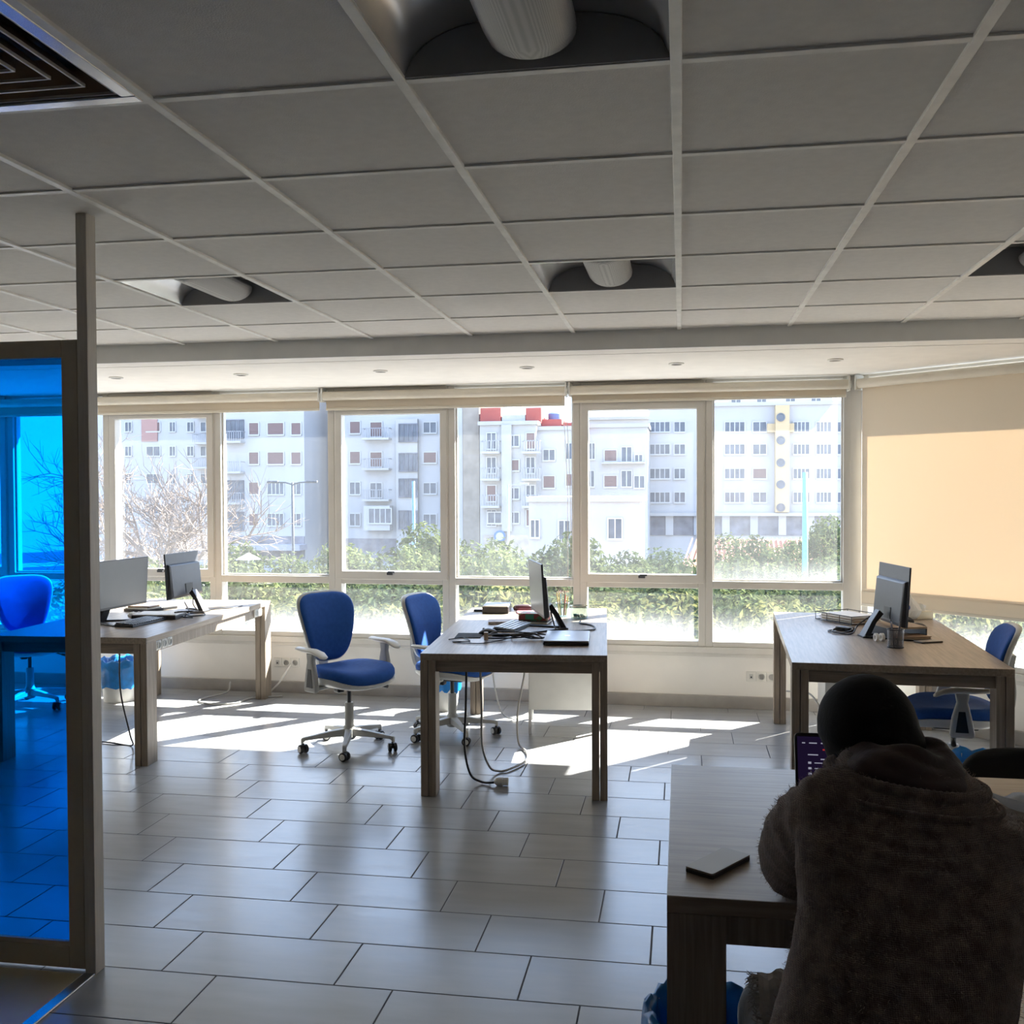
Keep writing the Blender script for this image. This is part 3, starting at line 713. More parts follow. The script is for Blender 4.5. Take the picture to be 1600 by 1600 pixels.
MB().lathe([(.001, -.075), (.018, -.068), (.024, -.03), (.024, .03), (.018, .068), (.001, .075)], (0, 0, .022), 14, Matrix.Rotation(PI / 2, 3, 'Y')).build('shell', pm('maroon_plastic', (.05, .02, .025), .4), t, smooth=True)
pk = box_thing('pink_notebook', 'pink notebook lying flat at the window end of the centre desk', 'notebook', (-1.04, 6.80, DZ), (.16, .12, .010), .2, pm('pink_cover', (.75, .30, .38), .6))
t = thing('book', 'brown book lying flat in front of the wrapped box, centre desk', 'book', (-1.12, 6.27, DZ), .2)
MB().bb(-.10, .10, -.07, .07, 0, .003).build('cover', STK, t); MB().bb(-.097, .097, -.067, .067, .003, .013).build('pages', PAPER, t); MB().bb(-.10, .10, -.07, .07, .013, .016).build('cover', STK, t)
t = thing('book', 'black book lying under the patterned box on the centre desk', 'book', (-.925, 6.30, DZ), -.05)
MB().bb(-.10, .10, -.09, .09, 0, .004).build('cover', BLACKP, t); MB().bb(-.097, .097, -.087, .087, .004, .016).build('pages', PAPER, t); MB().bb(-.10, .10, -.09, .09, .016, .020).build('cover', BLACKP, t)
gm, nt, out = _new('patterned_wrap'); b_ = nt.nodes.new('ShaderNodeBsdfPrincipled'); nt.links.new(b_.outputs[0], out.inputs[0]); b_.inputs['Roughness'].default_value = .5
tc_ = nt.nodes.new('ShaderNodeTexCoord'); vo = nt.nodes.new('ShaderNodeTexVoronoi'); vo.inputs['Scale'].default_value = 38; nt.links.new(tc_.outputs['Object'], vo.inputs['Vector'])
cr_ = nt.nodes.new('ShaderNodeValToRGB'); cr_.color_ramp.interpolation = 'CONSTANT'; e_ = cr_.color_ramp.elements
e_[0].color = (.42, .06, .05, 1); e_[1].position = .35; e_[1].color = (.55, .45, .28, 1)
for p_, c_ in ((.55, (.10, .28, .12, 1)), (.75, (.36, .07, .06, 1))): q = e_.new(p_); q.color = c_
sp_ = nt.nodes.new('ShaderNodeSeparateColor'); nt.links.new(vo.outputs['Color'], sp_.inputs[0]); nt.links.new(sp_.outputs[0], cr_.inputs[0]); nt.links.new(cr_.outputs[0], b_.inputs['Base Color'])
gb = thing('gift_box', 'red and green patterned box lying on a black book behind the monitor', 'box', (-.925, 6.31, DZ + .0205), -.05)
MB().bb(-.095, .095, -.06, .06, 0, .044).build('carton', gm, gb, bevel=.003)
MB().bb(-.05, .005, -.061, -.0595, .006, .040).build('sticker', pm('green_sticker', (.08, .32, .18), .5), gb)
JAR = tinted_glass('jar_glass', (.80, .86, .85))
def jar(label, loc, rad, h, lid=False):
    t = thing('glass_jar', label, 'jar', loc, 0, 'glass jars behind the monitor')
    MB().lathe([(.001, .003), (rad * .92, .003), (rad, .012), (rad, h), (rad - .003, h), (rad - .003, .012), (rad * .9, .007), (.001, .007)], n=24, cap=False).build('glass', JAR, t, auto=40)
    rg = [(rad + .0035, h - .004), (rad + .0035, h), (rad - .0045, h), (rad - .0045, h - .004)]
    MB().lathe(rg + rg[:1], n=24, cap=False).build('rim', CHROME, t)
    return t
jar('tall glass jar full of pencils behind the monitor', (-.785, 6.63, DZ), .045, .095)
PC = [(.62, .42, .10), (.55, .10, .08), (.10, .25, .5), (.7, .55, .25), (.65, .5, .2), (.2, .2, .2)]
PN = ['yellow pencil', 'red pencil', 'blue pencil', 'tan pencil', 'ochre pencil', 'dark pencil']
for i in range(6):
    a = i * 1.05; t = thing('pencil', PN[i] + ' standing in the tall glass jar', 'pencil', (-.785 + .02 * math.cos(a), 6.63 + .02 * math.sin(a), DZ + .0085), 0, 'pencils in the glass jar')
    d_ = Vector((.017 * math.cos(a), .017 * math.sin(a), .0)); 
    MB().tube([(0, 0, 0), d_ * .55 + Vector((0, 0, .08)), d_ + Vector((0, 0, .125 + .008 * i))], .0035, 6).build('shaft', pm('pencil%d' % i, PC[i], .5), t)
    MB().tube([d_ + Vector((0, 0, .125 + .008 * i)), d_ * 1.08 + Vector((0, 0, .136 + .008 * i))], [.0035, .0006], 6).build('tip', CARDB, t)
jar('wide glass jar with small blue things inside', (-.665, 6.55, DZ), .058, .085)
for i in range(7):
    a = i * .9; cp = MB().box((0, 0, .006), (.022, .014, .012)).build('eraser', [pm('teal_rubber', (.05, .28, .30), .6), pm('grey_rubber', (.35, .38, .4), .6)][i % 2], bevel=.002)
    cp.location = (-.665 + .028 * math.cos(a), 6.55 + .028 * math.sin(a), DZ + .0078 + .0125 * (i // 4)); cp.rotation_euler = (0, 0, a)
    tag(cp, 'small teal or grey eraser lying in the wide glass jar', 'eraser', 'erasers in the glass jar')

# under the centre desk
t = thing('cabinet', 'white cabinet on panel legs under the centre desk', 'cabinet', (-.79, 6.68, 0), .12)
MB().bb(-.225, .225, -.225, .225, .16, .61).build('body', WHITEP, t, bevel=.003)
MB().bb(-.222, .222, -.236, -.227, .165, .60).build('front_panel', WHITEP, t, bevel=.002)
for sx in (-1, 1):
    for sy in (-1, 1): MB().bb(sx * .225, sx * .207, sy * .225, sy * .19, 0, .16).build('leg', WHITEP, t)
cable('black cable hanging from the centre desk to a white plug on the floor', [(-1.115, 5.12, .70), (-1.125, 5.14, .45), (-1.145, 5.20, .22), (-1.13, 5.27, .06), (-1.08, 5.30, .012), (-1.02, 5.28, .014), (-.985, 5.275, .022)], .0065)
t = thing('plug_connector', 'white plug connector lying on the floor under the centre desk', 'plug', (-.955, 5.28, .023), .05)
MB().lathe([(.010, -.045), (.022, -.03), (.023, 0)], n=16, R=Matrix.Rotation(PI / 2, 3, 'Y')).build('collar', WHITEP, t, auto=30)
MB().lathe([(.026, .0), (.022, .004), (.022, .032), (.001, .034)], n=8, R=Matrix.Rotation(PI / 2, 3, 'Y')).build('head', WHITEP, t)
cable('grey cable looping down under the centre desk and back up', [(-1.06, 5.20, .70), (-1.06, 5.24, .45), (-1.08, 5.35, .2), (-1.06, 5.46, .05), (-1.02, 5.52, .010), (-.97, 5.56, .010), (-.90, 5.76, .010), (-.93, 5.96, .010), (-1.0, 6.10, .03), (-1.02, 6.2, .2), (-.98, 6.24, .45), (-.96, 6.26, .70)], .0065, CABLEG)
cable('pale cable running from under the centre desk to the wall', [(-1.24, 6.55, .70), (-1.26, 6.60, .4), (-1.22, 6.68, .10), (-1.15, 6.82, .010), (-1.06, 7.1, .012), (-1.02, 7.25, .1), (-1.02, 7.38, .22)], .006, WHITEP)
cable('thin black cable hanging under the left desk', [(-3.33, 5.50, .70), (-3.34, 5.52, .4), (-3.33, 5.60, .12), (-3.40, 5.74, .008), (-3.56, 5.78, .008), (-3.70, 5.80, .008)], .005)
cable('pale cable lying on the floor under the left desk', [(-3.50, 7.34, .10), (-3.50, 7.28, .03), (-3.62, 7.15, .008), (-3.60, 7.02, .008), (-3.45, 6.95, .008), (-3.30, 7.02, .008), (-3.26, 7.20, .008), (-3.05, 7.30, .010)], .006, CABLEG)
cable('pale cable hanging from the wall socket behind the left desk', [(-3.02, 7.40, .235), (-3.04, 7.36, .19), (-3.10, 7.35, .10), (-3.19, 7.38, .02)], .007, WHITEP)
cable('thin dark cable under the desk by the drawn blind', [(.70, 6.9, .24), (.82, 6.6, .28), (.9, 6.4, .12), (.93, 6.3, .010)], .006, CABLEG)

def make_bin(label, loc, rad, h, bag_h, white=True):
    t = thing('waste_bin', label, 'bin', loc, 0, 'bins with blue bags')
    MB().lathe([(.001, .0), (rad * .78, .0), (rad * .98, h), (rad * .94, h), (rad * .75, .006), (.001, .006)], n=28, cap=False).build('bucket', WHITEP, t, auto=40)
    random.seed(hash(label) % 1000 if False else len(label))
    rings = []
    n = 36
    for k, (f, z) in enumerate(((1.03, h - bag_h), (1.06, h - bag_h * .6), (1.08, h - bag_h * .25), (1.08, h + .012), (1.0, h + .022), (.9, h + .005), (.82, h - .10), (.7, .03))):
        rings.append([(rad * f * (1 + .06 * math.sin(i * 2.3 + k * .8) * random.uniform(.4, 1)) * math.cos(2 * PI * i / n), rad * f * (1 + .06 * math.sin(i * 2.3 + k * .8)) * math.sin(2 * PI * i / n), z + (.012 * math.sin(i * 1.7 + k) if k < 6 else 0) - (.03 * random.random() if k == 0 else 0)) for i in range(n)])
    MB().loft(rings, True, False, True).build('bag', BAGB, t, smooth=True)
make_bin('white waste bin with a light blue bag under the left desk', (-4.25, 7.02, 0), .15, .30, .17)
make_bin('waste bin with a blue bag behind the black chair', (1.31, 4.78, 0), .14, .365, .28)
make_bin('waste bin with a blue bag beside the front desk leg, cut by the bottom edge', (.06, 2.52, 0), .145, .28, .2)
make_bin('waste bin with a blue bag hidden behind the centre desk chair', (-1.70, 7.08, 0), .11, .25, .09)

def wall_socket(label, x, origin, rz, n=3):
    t = thing('wall_socket', label, 'socket', group='wall sockets under the windows'); t.matrix_world = wall_frame(origin, rz) @ Matrix.Translation((x, .02, .235))
    for k in range(n):
        p = MB().bb(-.036, .036, -.010, 0, -.036, .036).build('plate', WHITEP, t, bevel=.004); p.location = ((k - 1) * .0735, 0, 0)
        if k == 0:
            s = MB(); s.box((0, -.0115, .0), (.026, .004, .034)); s.build('data_port', GREYP, p); MB().box((0, -.0135, -.004), (.011, .002, .011)).build('port_hole', BLACKP, t).location = ((k - 1) * .0735, 0, 0)
        else: MB().lathe([(.023, 0), (.023, .003), (.0185, .003), (.0175, -.003), (.001, -.003)], (0, -.010, 0), 18, Matrix.Rotation(PI / 2, 3, 'X')).build('socket_ring', GREYP, p)
wall_socket('triple wall socket with a cable plugged in, behind the lone blue chair', -3.10 - CX, OM, MAINROT)
wall_socket('triple wall socket left of the desk by the drawn blind', .575 - CX, OM, MAINROT)
wall_socket('triple wall socket half hidden under the centre desk', -1.02 - CX, OM, MAINROT)

# ------------------------------------------------------------------ things on the right desk
t = thing('paper_tray', 'black wire letter tray holding papers on the desk by the blind', 'letter tray', (1.06, 6.63, DZ), .55)
w = MB()
for z in (.006, .055):
    w.tube([(-.13, -.17, z), (.13, -.17, z), (.13, .17, z), (-.13, .17, z), (-.13, -.17, z)], .003, 6)
for x in (-.13, .13):
    for y in (-.17, -.06, .06, .17): w.tube([(x, y, .004), (x, y, .056)], .002, 6)
for k in range(9): w.tube([(-.13, -.16 + k * .04, .006), (.13, -.16 + k * .04, .006)], .0015, 5)
w.build('wire_frame', BLACKP, t)
random.seed(5)
for k in range(6):
    p = MB().bb(-.105, .105, -.148, .148, 0, .0065).build('paper_sheaf', [PAPER, CARDB, PAPER, STK, PAPER, PAPER][k], bevel=.001)
    p.location = (1.06 + random.uniform(-.01, .01), 6.63 + random.uniform(-.008, .008), DZ + .0085 + k * .0068); p.rotation_euler = (0, 0, .55 + random.uniform(-.03, .03))
    tag(p, ['bottom white sheaf in the wire letter tray', 'brown card folder low in the wire letter tray', 'white sheaf above the card folder in the letter tray', 'dark brown folder in the wire letter tray', 'white sheaf above the dark brown folder in the letter tray', 'top white sheaf in the wire letter tray'][k], 'papers', 'papers in the letter tray')
t = thing('desk_riser', 'small dark shelf under the monitor by the blind', 'shelf', (1.235, 6.08, DZ), .29)
MB().bb(-.11, .11, -.14, .14, .05, .062).build('top', CARDB, t, bevel=.002)
for x in (-.105, .105): MB().bb(x - .004, x + .004, -.14, .14, 0, .05).build('side', BLACKP, t)
t = thing('roll_holder', 'pair of small white rolls lying by the monitor foot', 'tape', (1.07, 5.80, DZ), .3)
for k in range(2): MB().lathe([(.012, -.008), (.022, -.008), (.022, .008), (.012, .008), (.012, -.008)], (k * .034, 0, .0225), 18, Matrix.Rotation(PI / 2, 3, 'Y'), cap=False).build('roll', PAPER, t, auto=40)
t = thing('pen_cup', 'black mesh pen cup on the desk by the drawn blind', 'pen cup', (1.128, 5.58, DZ))
cm, nt, out = _new('wire_mesh'); tr_ = nt.nodes.new('ShaderNodeBsdfTransparent'); pb_ = nt.nodes.new('ShaderNodeBsdfPrincipled'); pb_.inputs['Base Color'].default_value = (.22, .22, .23, 1); pb_.inputs['Metallic'].default_value = .6; pb_.inputs['Roughness'].default_value = .4
mx_ = nt.nodes.new('ShaderNodeMixShader'); tc_ = nt.nodes.new('ShaderNodeTexCoord'); vo = nt.nodes.new('ShaderNodeTexVoronoi'); vo.inputs['Scale'].default_value = 260; vo.inputs['Randomness'].default_value = .2
nt.links.new(tc_.outputs['Object'], vo.inputs['Vector']); gt = nt.nodes.new('ShaderNodeMath'); gt.operation = 'GREATER_THAN'; gt.inputs[1].default_value = .47; nt.links.new(vo.outputs['Distance'], gt.inputs[0])
nt.links.new(gt.outputs[0], mx_.inputs[0]); nt.links.new(tr_.outputs[0], mx_.inputs[1]); nt.links.new(pb_.outputs[0], mx_.inputs[2]); nt.links.new(mx_.outputs[0], out.inputs[0])
MB().lathe([(.040, .003), (.043, .098)], n=28, cap=False).build('mesh_wall', cm, t, smooth=True)
for z, rr in ((.098, .0435), (.004, .041)):
    MB().lathe([(rr + .002, z - .003), (rr + .002, z + .002), (rr - .002, z + .002), (rr - .002, z - .003), (rr + .002, z - .003)], n=28, cap=False).build('rim', DARKG, t)
MB().lathe([(.040, .0), (.040, .003), (.001, .003)], n=28).build('bottom', DARKG, t)
for i, (c, lb) in enumerate((((.02, .02, .025), 'black pen in the mesh pen cup'), ((.03, .05, .22), 'blue pen in the mesh pen cup'), ((.35, .35, .36), 'grey pen in the mesh pen cup'), ((.06, .05, .05), 'dark brown pencil in the mesh pen cup'))):
    a = .6 + i * 1.6; t = thing('pen', lb, 'pen', (1.128 + .012 * math.cos(a), 5.58 + .012 * math.sin(a), DZ + .0045), 0, 'pens in the mesh cup')
    e = Vector((.020 * math.cos(a), .020 * math.sin(a), .135 + .008 * (i % 2)))
    MB().tube([(0, 0, 0), e * .92], .0042, 8).build('barrel', pm('pen_col%d' % i, c, .4), t); MB().tube([e * .925, e], [.0046, .003], 8).build('cap', GREYP if i == 2 else BLACKP, t)
t = thing('notebook', 'closed dark notebook at the right of the pen cup', 'notebook', (1.275, 5.93, DZ), .35)
MB().bb(-.095, .095, -.065, .065, 0, .003).build('cover', BLACKP, t); MB().bb(-.093, .09, -.063, .063, .003, .015).build('pages', CARDB, t); MB().bb(-.095, .095, -.065, .065, .015, .018).build('cover', STK, t)
t = thing('phone', 'black phone lying beside the pen cup and notebook', 'phone', (1.345, 5.80, DZ), -1.1)
MB().bb(-.035, .035, -.07, .07, 0, .008).build('case', BLACKP, t, bevel=.003); MB().bb(-.032, .032, -.066, .066, .008, .0085).build('screen', SCREEN, t)
cable('black cable tangled left of the monitor foot by the blind', [(.93, 6.22, DZ + .005), (.86, 6.14, DZ + .006), (.93, 6.06, DZ + .006), (1.0, 6.14, DZ + .02), (.92, 6.18, DZ + .02), (.88, 6.08, DZ + .012), (.97, 6.02, DZ + .006), (1.03, 6.12, DZ + .05), (1.11, 6.08, .87)], .004)
box_thing('charger', 'black charger brick among the cables by the monitor foot', 'charger', (.965, 6.19, DZ), (.06, .10, .026), .8, BLACKP, .006)
cl = MB().tube(curve_pts([(-.06, 0, .02), (-.03, .03, .03), (.03, .0, .035), (.06, -.03, .02), (.02, -.05, .025), (-.05, -.03, .02)], 6), .016, 8).build('fabric_pouch', BLACKF, smooth=True); cl.location = (1.36, 6.58, DZ - .003); tag(cl, 'dark crumpled cloth lying before the white bag', 'cloth')
# white carrier bag with a red mark
def crumple(rings, amp, seed):
    out = []
    for k, rg in enumerate(rings): out.append([Vector(p) + Vector((noise.noise(Vector(p) * 17 + Vector((seed, 0, 0))), noise.noise(Vector(p) * 17 + Vector((0, seed, 0))), .6 * noise.noise(Vector(p) * 19 + Vector((0, 0, seed))))) * (amp if 0 < k else amp * .3) for p in rg])
    return out
t = thing('carrier_bag', 'white plastic carrier bag with a red and blue print by the blind', 'bag', (1.435, 6.83, DZ))
PBAG = cloth_translucent('thin_plastic', (.75, .74, .70), (.8, .8, .76), .35, 40)
prof = ((.075, .003), (.10, .02), (.105, .06), (.085, .10), (.05, .14), (.022, .175), (.03, .20))
rg = crumple([[(r_ * math.cos(2 * PI * i / 30), .8 * r_ * math.sin(2 * PI * i / 30), z) for i in range(30)] for r_, z in prof], .016, 3)
MB().loft(rg, True, True, False).build('bag_skin', PBAG, t)
for c, x, z, s in (((.65, .06, .05), -.045, .075, .022), ((.06, .10, .35), .015, .085, .022)):
    b = MB(); b.lathe([(s, 0), (s * .8, .003), (.001, .004)], (x - .02, -.092, z), 14, Matrix.Rotation(PI / 2 - .25, 3, 'X')); b.build('print', pm('print_%d' % int(c[0] * 100), c, .5), t)
t = thing('tissue_box', 'cream tissue box with a tissue sticking out, beside the white bag', 'tissue box', (1.545, 6.86, DZ), .3)
MB().bb(-.055, .055, -.055, .055, 0, .05).build('carton', pm('cream_card', (.72, .66, .50), .6), t, bevel=.003)
rg = crumple([[(r_ * math.cos(2 * PI * i / 16), .5 * r_ * math.sin(2 * PI * i / 16), z) for i in range(16)] for r_, z in ((.03, .049), (.026, .065), (.036, .085), (.02, .095))], .012, 9)
MB().loft(rg, True, False, False).build('tissue', PAPER, t, smooth=True)
t = thing('pedestal', 'light grey drawer unit under the desk by the blind', 'drawer unit', (1.10, 6.72, 0), -.045)
MB().bb(-.2, .2, -.26, .26, .03, .58).build('body', GREYP, t, bevel=.004)
for k in range(3):
    d_ = MB().bb(.2, .214, -.25, .25, .05 + k * .175, .215 + k * .175).build('drawer', GREYP, t, bevel=.003); MB().tube([(.214, -.05, .17 + k * .175), (.235, -.05, .17 + k * .175), (.235, .05, .17 + k * .175), (.214, .05, .17 + k * .175)], .004, 6).build('handle', CHROME, d_)

# ------------------------------------------------------------------ things on the front desk
t = thing('card_holder', 'slim grey metal card case lying on the front desk', 'case', (.082, 2.28, DZ), -.59)
for z0, z1, m_ in ((0, .008, BLACKP), (.0082, .0125, pm('case_metal', (.24, .22, .19), .45, .6, var=.05))):
    MB().prism([(x * (.036 - .006) + .006 * math.cos(a) , y * (.081 - .006) + .006 * math.sin(a)) for x, y, a0 in ((1, -1, -PI / 2), (1, 1, 0), (-1, 1, PI / 2), (-1, -1, PI)) for a in [a0 + PI / 2 * i / 4 for i in range(5)]], z0, z1).build('shell' if z0 == 0 else 'cover', m_, t, bevel=.001)
t = thing('laptop', 'open laptop with a dark purple screen before the person with the headscarf', 'laptop', (.46, 2.55, DZ), 0)
MB().bb(-.165, .165, -.115, .115, .002, .016).build('body', DARKG, t, bevel=.004)
k = MB()
for j in range(5):
    for i in range(13): k.box((-.138 + i * .023, .0 + j * .021, .0165), (.019, .017, .002))
k.build('keys', BLACKP, t)
T = Matrix.Translation((0, .116, .016)) @ Matrix.Rotation(-.30, 4, 'X')
sm = MB(); sm.M = T
sm.loft([[(x * (.165 - .014) + .014 * math.cos(a), y, z * (.098 - .014) + .098 + .014 * math.sin(a)) for x, z, a0 in ((1, -1, -PI / 2), (1, 1, 0), (-1, 1, PI / 2), (-1, -1, PI)) for a in [a0 + PI / 2 * q / 5 for q in range(6)]] for y in (-.004, .004)])
lid = sm.build('screen_lid', BLACKP, t, bevel=.001)
sm = MB(); sm.M = T; sm.bb(-.158, .158, -.0052, -.0041, .012, .186); sm.build('screen', emis('screen_purple', (.016, .009, .035), .26), lid)
sm = MB(); sm.M = T
random.seed(11)
for x, z, w_ in ((-.146, .168, .008), (-.128, .168, .02), (-.098, .168, .018), (-.068, .168, .02), (-.03, .168, .022), (.02, .168, .02), (-.132, .138, .026), (-.10, .127, .026), (-.06, .138, .02)): sm.bb(x, x + w_, -.0060, -.0053, z, z + .0028)
for q in range(6):
    z = .116 - q * .014; sm.bb(-.132, -.124, -.0060, -.0053, z, z + .0055)
    sm.bb(-.116, -.116 + random.uniform(.012, .03), -.0060, -.0053, z + .0015, z + .0038)
sm.build('screen_rows', emis('screen_white', (.6, .6, .75), .22), lid)
sm = MB(); sm.M = T
for x in (-.094, -.084): sm.bb(x, x + .006, -.0060, -.0053, .151, .155)
sm.build('screen_marks', emis('screen_red', (.7, .06, .06), .2), lid)
t = thing('plastic_sleeve', 'crumpled clear plastic sleeve on the front desk beside the person', 'plastic sleeve', (.955, 2.72, DZ), .5)
CLP = cloth_translucent('clear_plastic', (.55, .56, .57), (.7, .72, .75), .5, 30)
g = []
for j in range(12):
    row = []
    for i in range(12):
        x = -.13 + .26 * i / 11; y = -.19 + .38 * j / 11
        row.append((x + .02 * noise.noise((x * 9, y * 9, 1)), y, ( .004 + .035 * abs(noise.noise((x * 11, y * 11, 4))) + .055 * max(0, -x / .13) ** 3)))
    g.append(row)
so = MB().loft(g, closed=False).build('sheet', CLP, t, smooth=True)
m_ = so.modifiers.new('thick', 'SOLIDIFY'); m_.thickness = .0012
# ------------------------------------------------------------------ the person
def remesh(o, vox, smooth_it=6, sub=0):
    m = o.modifiers.new('vox', 'REMESH'); m.mode = 'VOXEL'; m.voxel_size = vox; m.use_smooth_shade = True
    if smooth_it: s_ = o.modifiers.new('sm', 'SMOOTH'); s_.iterations = smooth_it; s_.factor = .5
    dg = bpy.context.evaluated_depsgraph_get(); me = bpy.data.meshes.new_from_object(o.evaluated_get(dg)); o.modifiers.clear()
    mats = list(o.data.materials); o.data = me
    me.materials.clear()
    for m in mats: me.materials.append(m)
    for p in me.polygons: p.use_smooth = True; p.material_index = 0
    return o
def ell(c, a, b, n=28, tilt=0):
    return [(c[0] + a * math.cos(2 * PI * i / n), c[1] + b * math.sin(2 * PI * i / n), c[2] + tilt * a * math.cos(2 * PI * i / n)) for i in range(n)]
def blob(mb, c, r, R=None, n=20):
    prof = [(max(.001, math.sin(PI * k / 12)), -math.cos(PI * k / 12)) for k in range(13)]
    M_ = Matrix.Translation(c) @ (R.to_4x4() if R is not None else Matrix()) @ Matrix.Diagonal((*r, 1))
    old = mb.M; mb.M = M_; mb.lathe(prof, n=n); mb.M = old
P = thing('person', 'person seen from behind in a knitted sweater and dark headscarf, bent over a laptop', 'person', (0, 0, 0))
SKIN = pm('skin', (.42, .27, .19), .5, var=.05)
b = MB()
TR = [(.47, .345, 1.67, .17, .12), (.56, .345, 1.67, .175, .12), (.68, .35, 1.68, .155, .11), (.80, .365, 1.70, .145, .10), (.90, .385, 1.74, .15, .10), (1.0, .39, 1.79, .155, .09), (1.05, .39, 1.83, .12, .075), (1.08, .388, 1.86, .06, .055), (1.13, .375, 1.90, .05, .05)]
b.loft([ell((x, y, z), a, c) for z, x, y, a, c in TR])
blob(b, (.350, 1.965, 1.142), (.070, .090, .088))
blob(b, (.350, 2.02, 1.115), (.055, .055, .052))           # jaw
blob(b, (.350, 2.072, 1.142), (.012, .016, .020))          # nose
for sx in (-1, 1):
    blob(b, (.350 + sx * .026, 2.05, 1.165), (.013, .010, .008)); blob(b, (.35 + sx * .075, 1.96, 1.15), (.01, .02, .03))
blob(b, (.350, 2.07, 1.108), (.022, .008, .006))           # lips
ARM_L = [(.255, 1.83, 1.02), (.232, 1.98, .905), (.234, 2.11, .814), (.30, 2.29, .795), (.375, 2.42, .79)]
ARM_R = [(.545, 1.82, .965), (.62, 1.97, .885), (.645, 2.12, .812), (.60, 2.29, .795), (.545, 2.42, .79)]
for A in (ARM_L, ARM_R):
    b.tube(curve_pts(A, 5), [.05 - .026 * i / 20 for i in range(21)], 14)
    w = Vector(A[-1]); d_ = (Vector(A[-1]) - Vector(A[-2])).normalized(); sd = d_.cross(Vector((0, 0, 1))).normalized()
    b.loft([[w + d_ * t_ + sd * (u_ * ww) + Vector((0, 0, v_ * hh)) for u_, v_ in ((-1, -1), (1, -1), (1, 1), (-1, 1))] for t_, ww, hh in ((-.01, .022, .016), (.03, .036, .014), (.075, .040, .012), (.085, .036, .010))])
    for q, ln in enumerate((.068, .078, .074, .058)):
        o_ = w + d_ * .078 + sd * ((q - 1.5) * .0205)
        b.tube([o_ - d_ * .02, o_ + d_ * ln * .45 + Vector((0, 0, .006)), o_ + d_ * ln * .8 + Vector((0, 0, -.004)), o_ + d_ * ln + Vector((0, 0, -.016))], [.0095, .0088, .008, .0065], 8)
    th = -1 if A is ARM_L else 1
    o_ = w + d_ * .02 - sd * (.03 * th) * -1 if A is ARM_L else w + d_ * .02 - sd * .03
    dirn = (sd if A is ARM_L else -sd)
    b.tube([o_, o_ + d_ * .03 + dirn * .018, o_ + d_ * .062 + dirn * .022 + Vector((0, 0, -.008))], [.012, .0105, .008], 8)
LEGS = ([(.27, 1.70, .50), (.225, 1.92, .515), (.195, 2.14, .50), (.19, 2.20, .30), (.19, 2.18, .08)], [(.43, 1.70, .50), (.49, 1.92, .515), (.52, 2.14, .50), (.52, 2.22, .30), (.52, 2.22, .08)])
for Lg in LEGS:
    b.tube(curve_pts(Lg, 5), [.082 - .045 * i / 20 for i in range(21)], 14)
    x, y, _ = Lg[-1]; b.loft([ell((x, y + dy, .045 + dz), .04, .0001 + 0 * dy, 12) if False else [(x + .04 * s_ * math.cos(2 * PI * i / 12), y + dy, .042 + dz + .036 * s_ * math.sin(2 * PI * i / 12)) for i in range(12)] for dy, dz, s_ in ((-.05, 0, .7), (0, .0, 1), (.08, -.006, .95), (.15, -.012, .7), (.165, -.014, .35))])
body = remesh(b.build('body', SKIN, P), .0055, 3)
# knitted sweater
KN = None
def knit():
    m, nt, out = _new('beige_knit'); N, L = nt.nodes.new, nt.links.new
    p = N('ShaderNodeBsdfPrincipled'); L(p.outputs[0], out.inputs[0]); p.inputs['Roughness'].default_value = .95; p.inputs['Specular IOR Level'].default_value = .1
    p.inputs['Sheen Weight'].default_value = .2; p.inputs['Sheen Roughness'].default_value = .6
    tc = N('ShaderNodeTexCoord'); nz = N('ShaderNodeTexNoise'); nz.inputs['Scale'].default_value = 42; nz.inputs['Detail'].default_value = 8; L(tc.outputs['Object'], nz.inputs['Vector'])
    cr = N('ShaderNodeValToRGB'); e = cr.color_ramp.elements; e[0].position = .35; e[1].position = .68; e[0].color = (.115, .078, .062, 1); e[1].color = (.205, .15, .123, 1)
    L(nz.outputs[0], cr.inputs[0]); wv = N('ShaderNodeTexWave'); wv.bands_direction = 'X'; wv.inputs['Scale'].default_value = 90; wv.inputs['Distortion'].default_value = 6; wv.inputs['Detail'].default_value = 3; wv.inputs['Detail Scale'].default_value = 2
    L(tc.outputs['Object'], wv.inputs['Vector'])
    w2 = N('ShaderNodeTexWave'); w2.bands_direction = 'Z'; w2.inputs['Scale'].default_value = 120; w2.inputs['Distortion'].default_value = 5; L(tc.outputs['Object'], w2.inputs['Vector'])
    ad = N('ShaderNodeMath'); ad.operation = 'ADD'; L(wv.outputs[0], ad.inputs[0]); L(w2.outputs[0], ad.inputs[1])
    hs = N('ShaderNodeMapRange'); L(ad.outputs[0], hs.inputs['Value']); hs.inputs['From Max'].default_value = 2; hs.inputs['To Min'].default_value = .72; hs.inputs['To Max'].default_value = 1.28
    vm = N('ShaderNodeVectorMath'); vm.operation = 'SCALE'; L(cr.outputs[0], vm.inputs[0]); L(hs.outputs[0], vm.inputs['Scale']); L(vm.outputs[0], p.inputs['Base Color'])
    a2 = N('ShaderNodeMath'); a2.operation = 'ADD'; L(ad.outputs[0], a2.inputs[0]); L(nz.outputs[0], a2.inputs[1])
    bp = N('ShaderNodeBump'); bp.inputs['Strength'].default_value = .4; bp.inputs['Distance'].default_value = .003; L(a2.outputs[0], bp.inputs['Height']); L(bp.outputs[0], p.inputs['Normal'])
    return m
KN = knit()
s = MB()
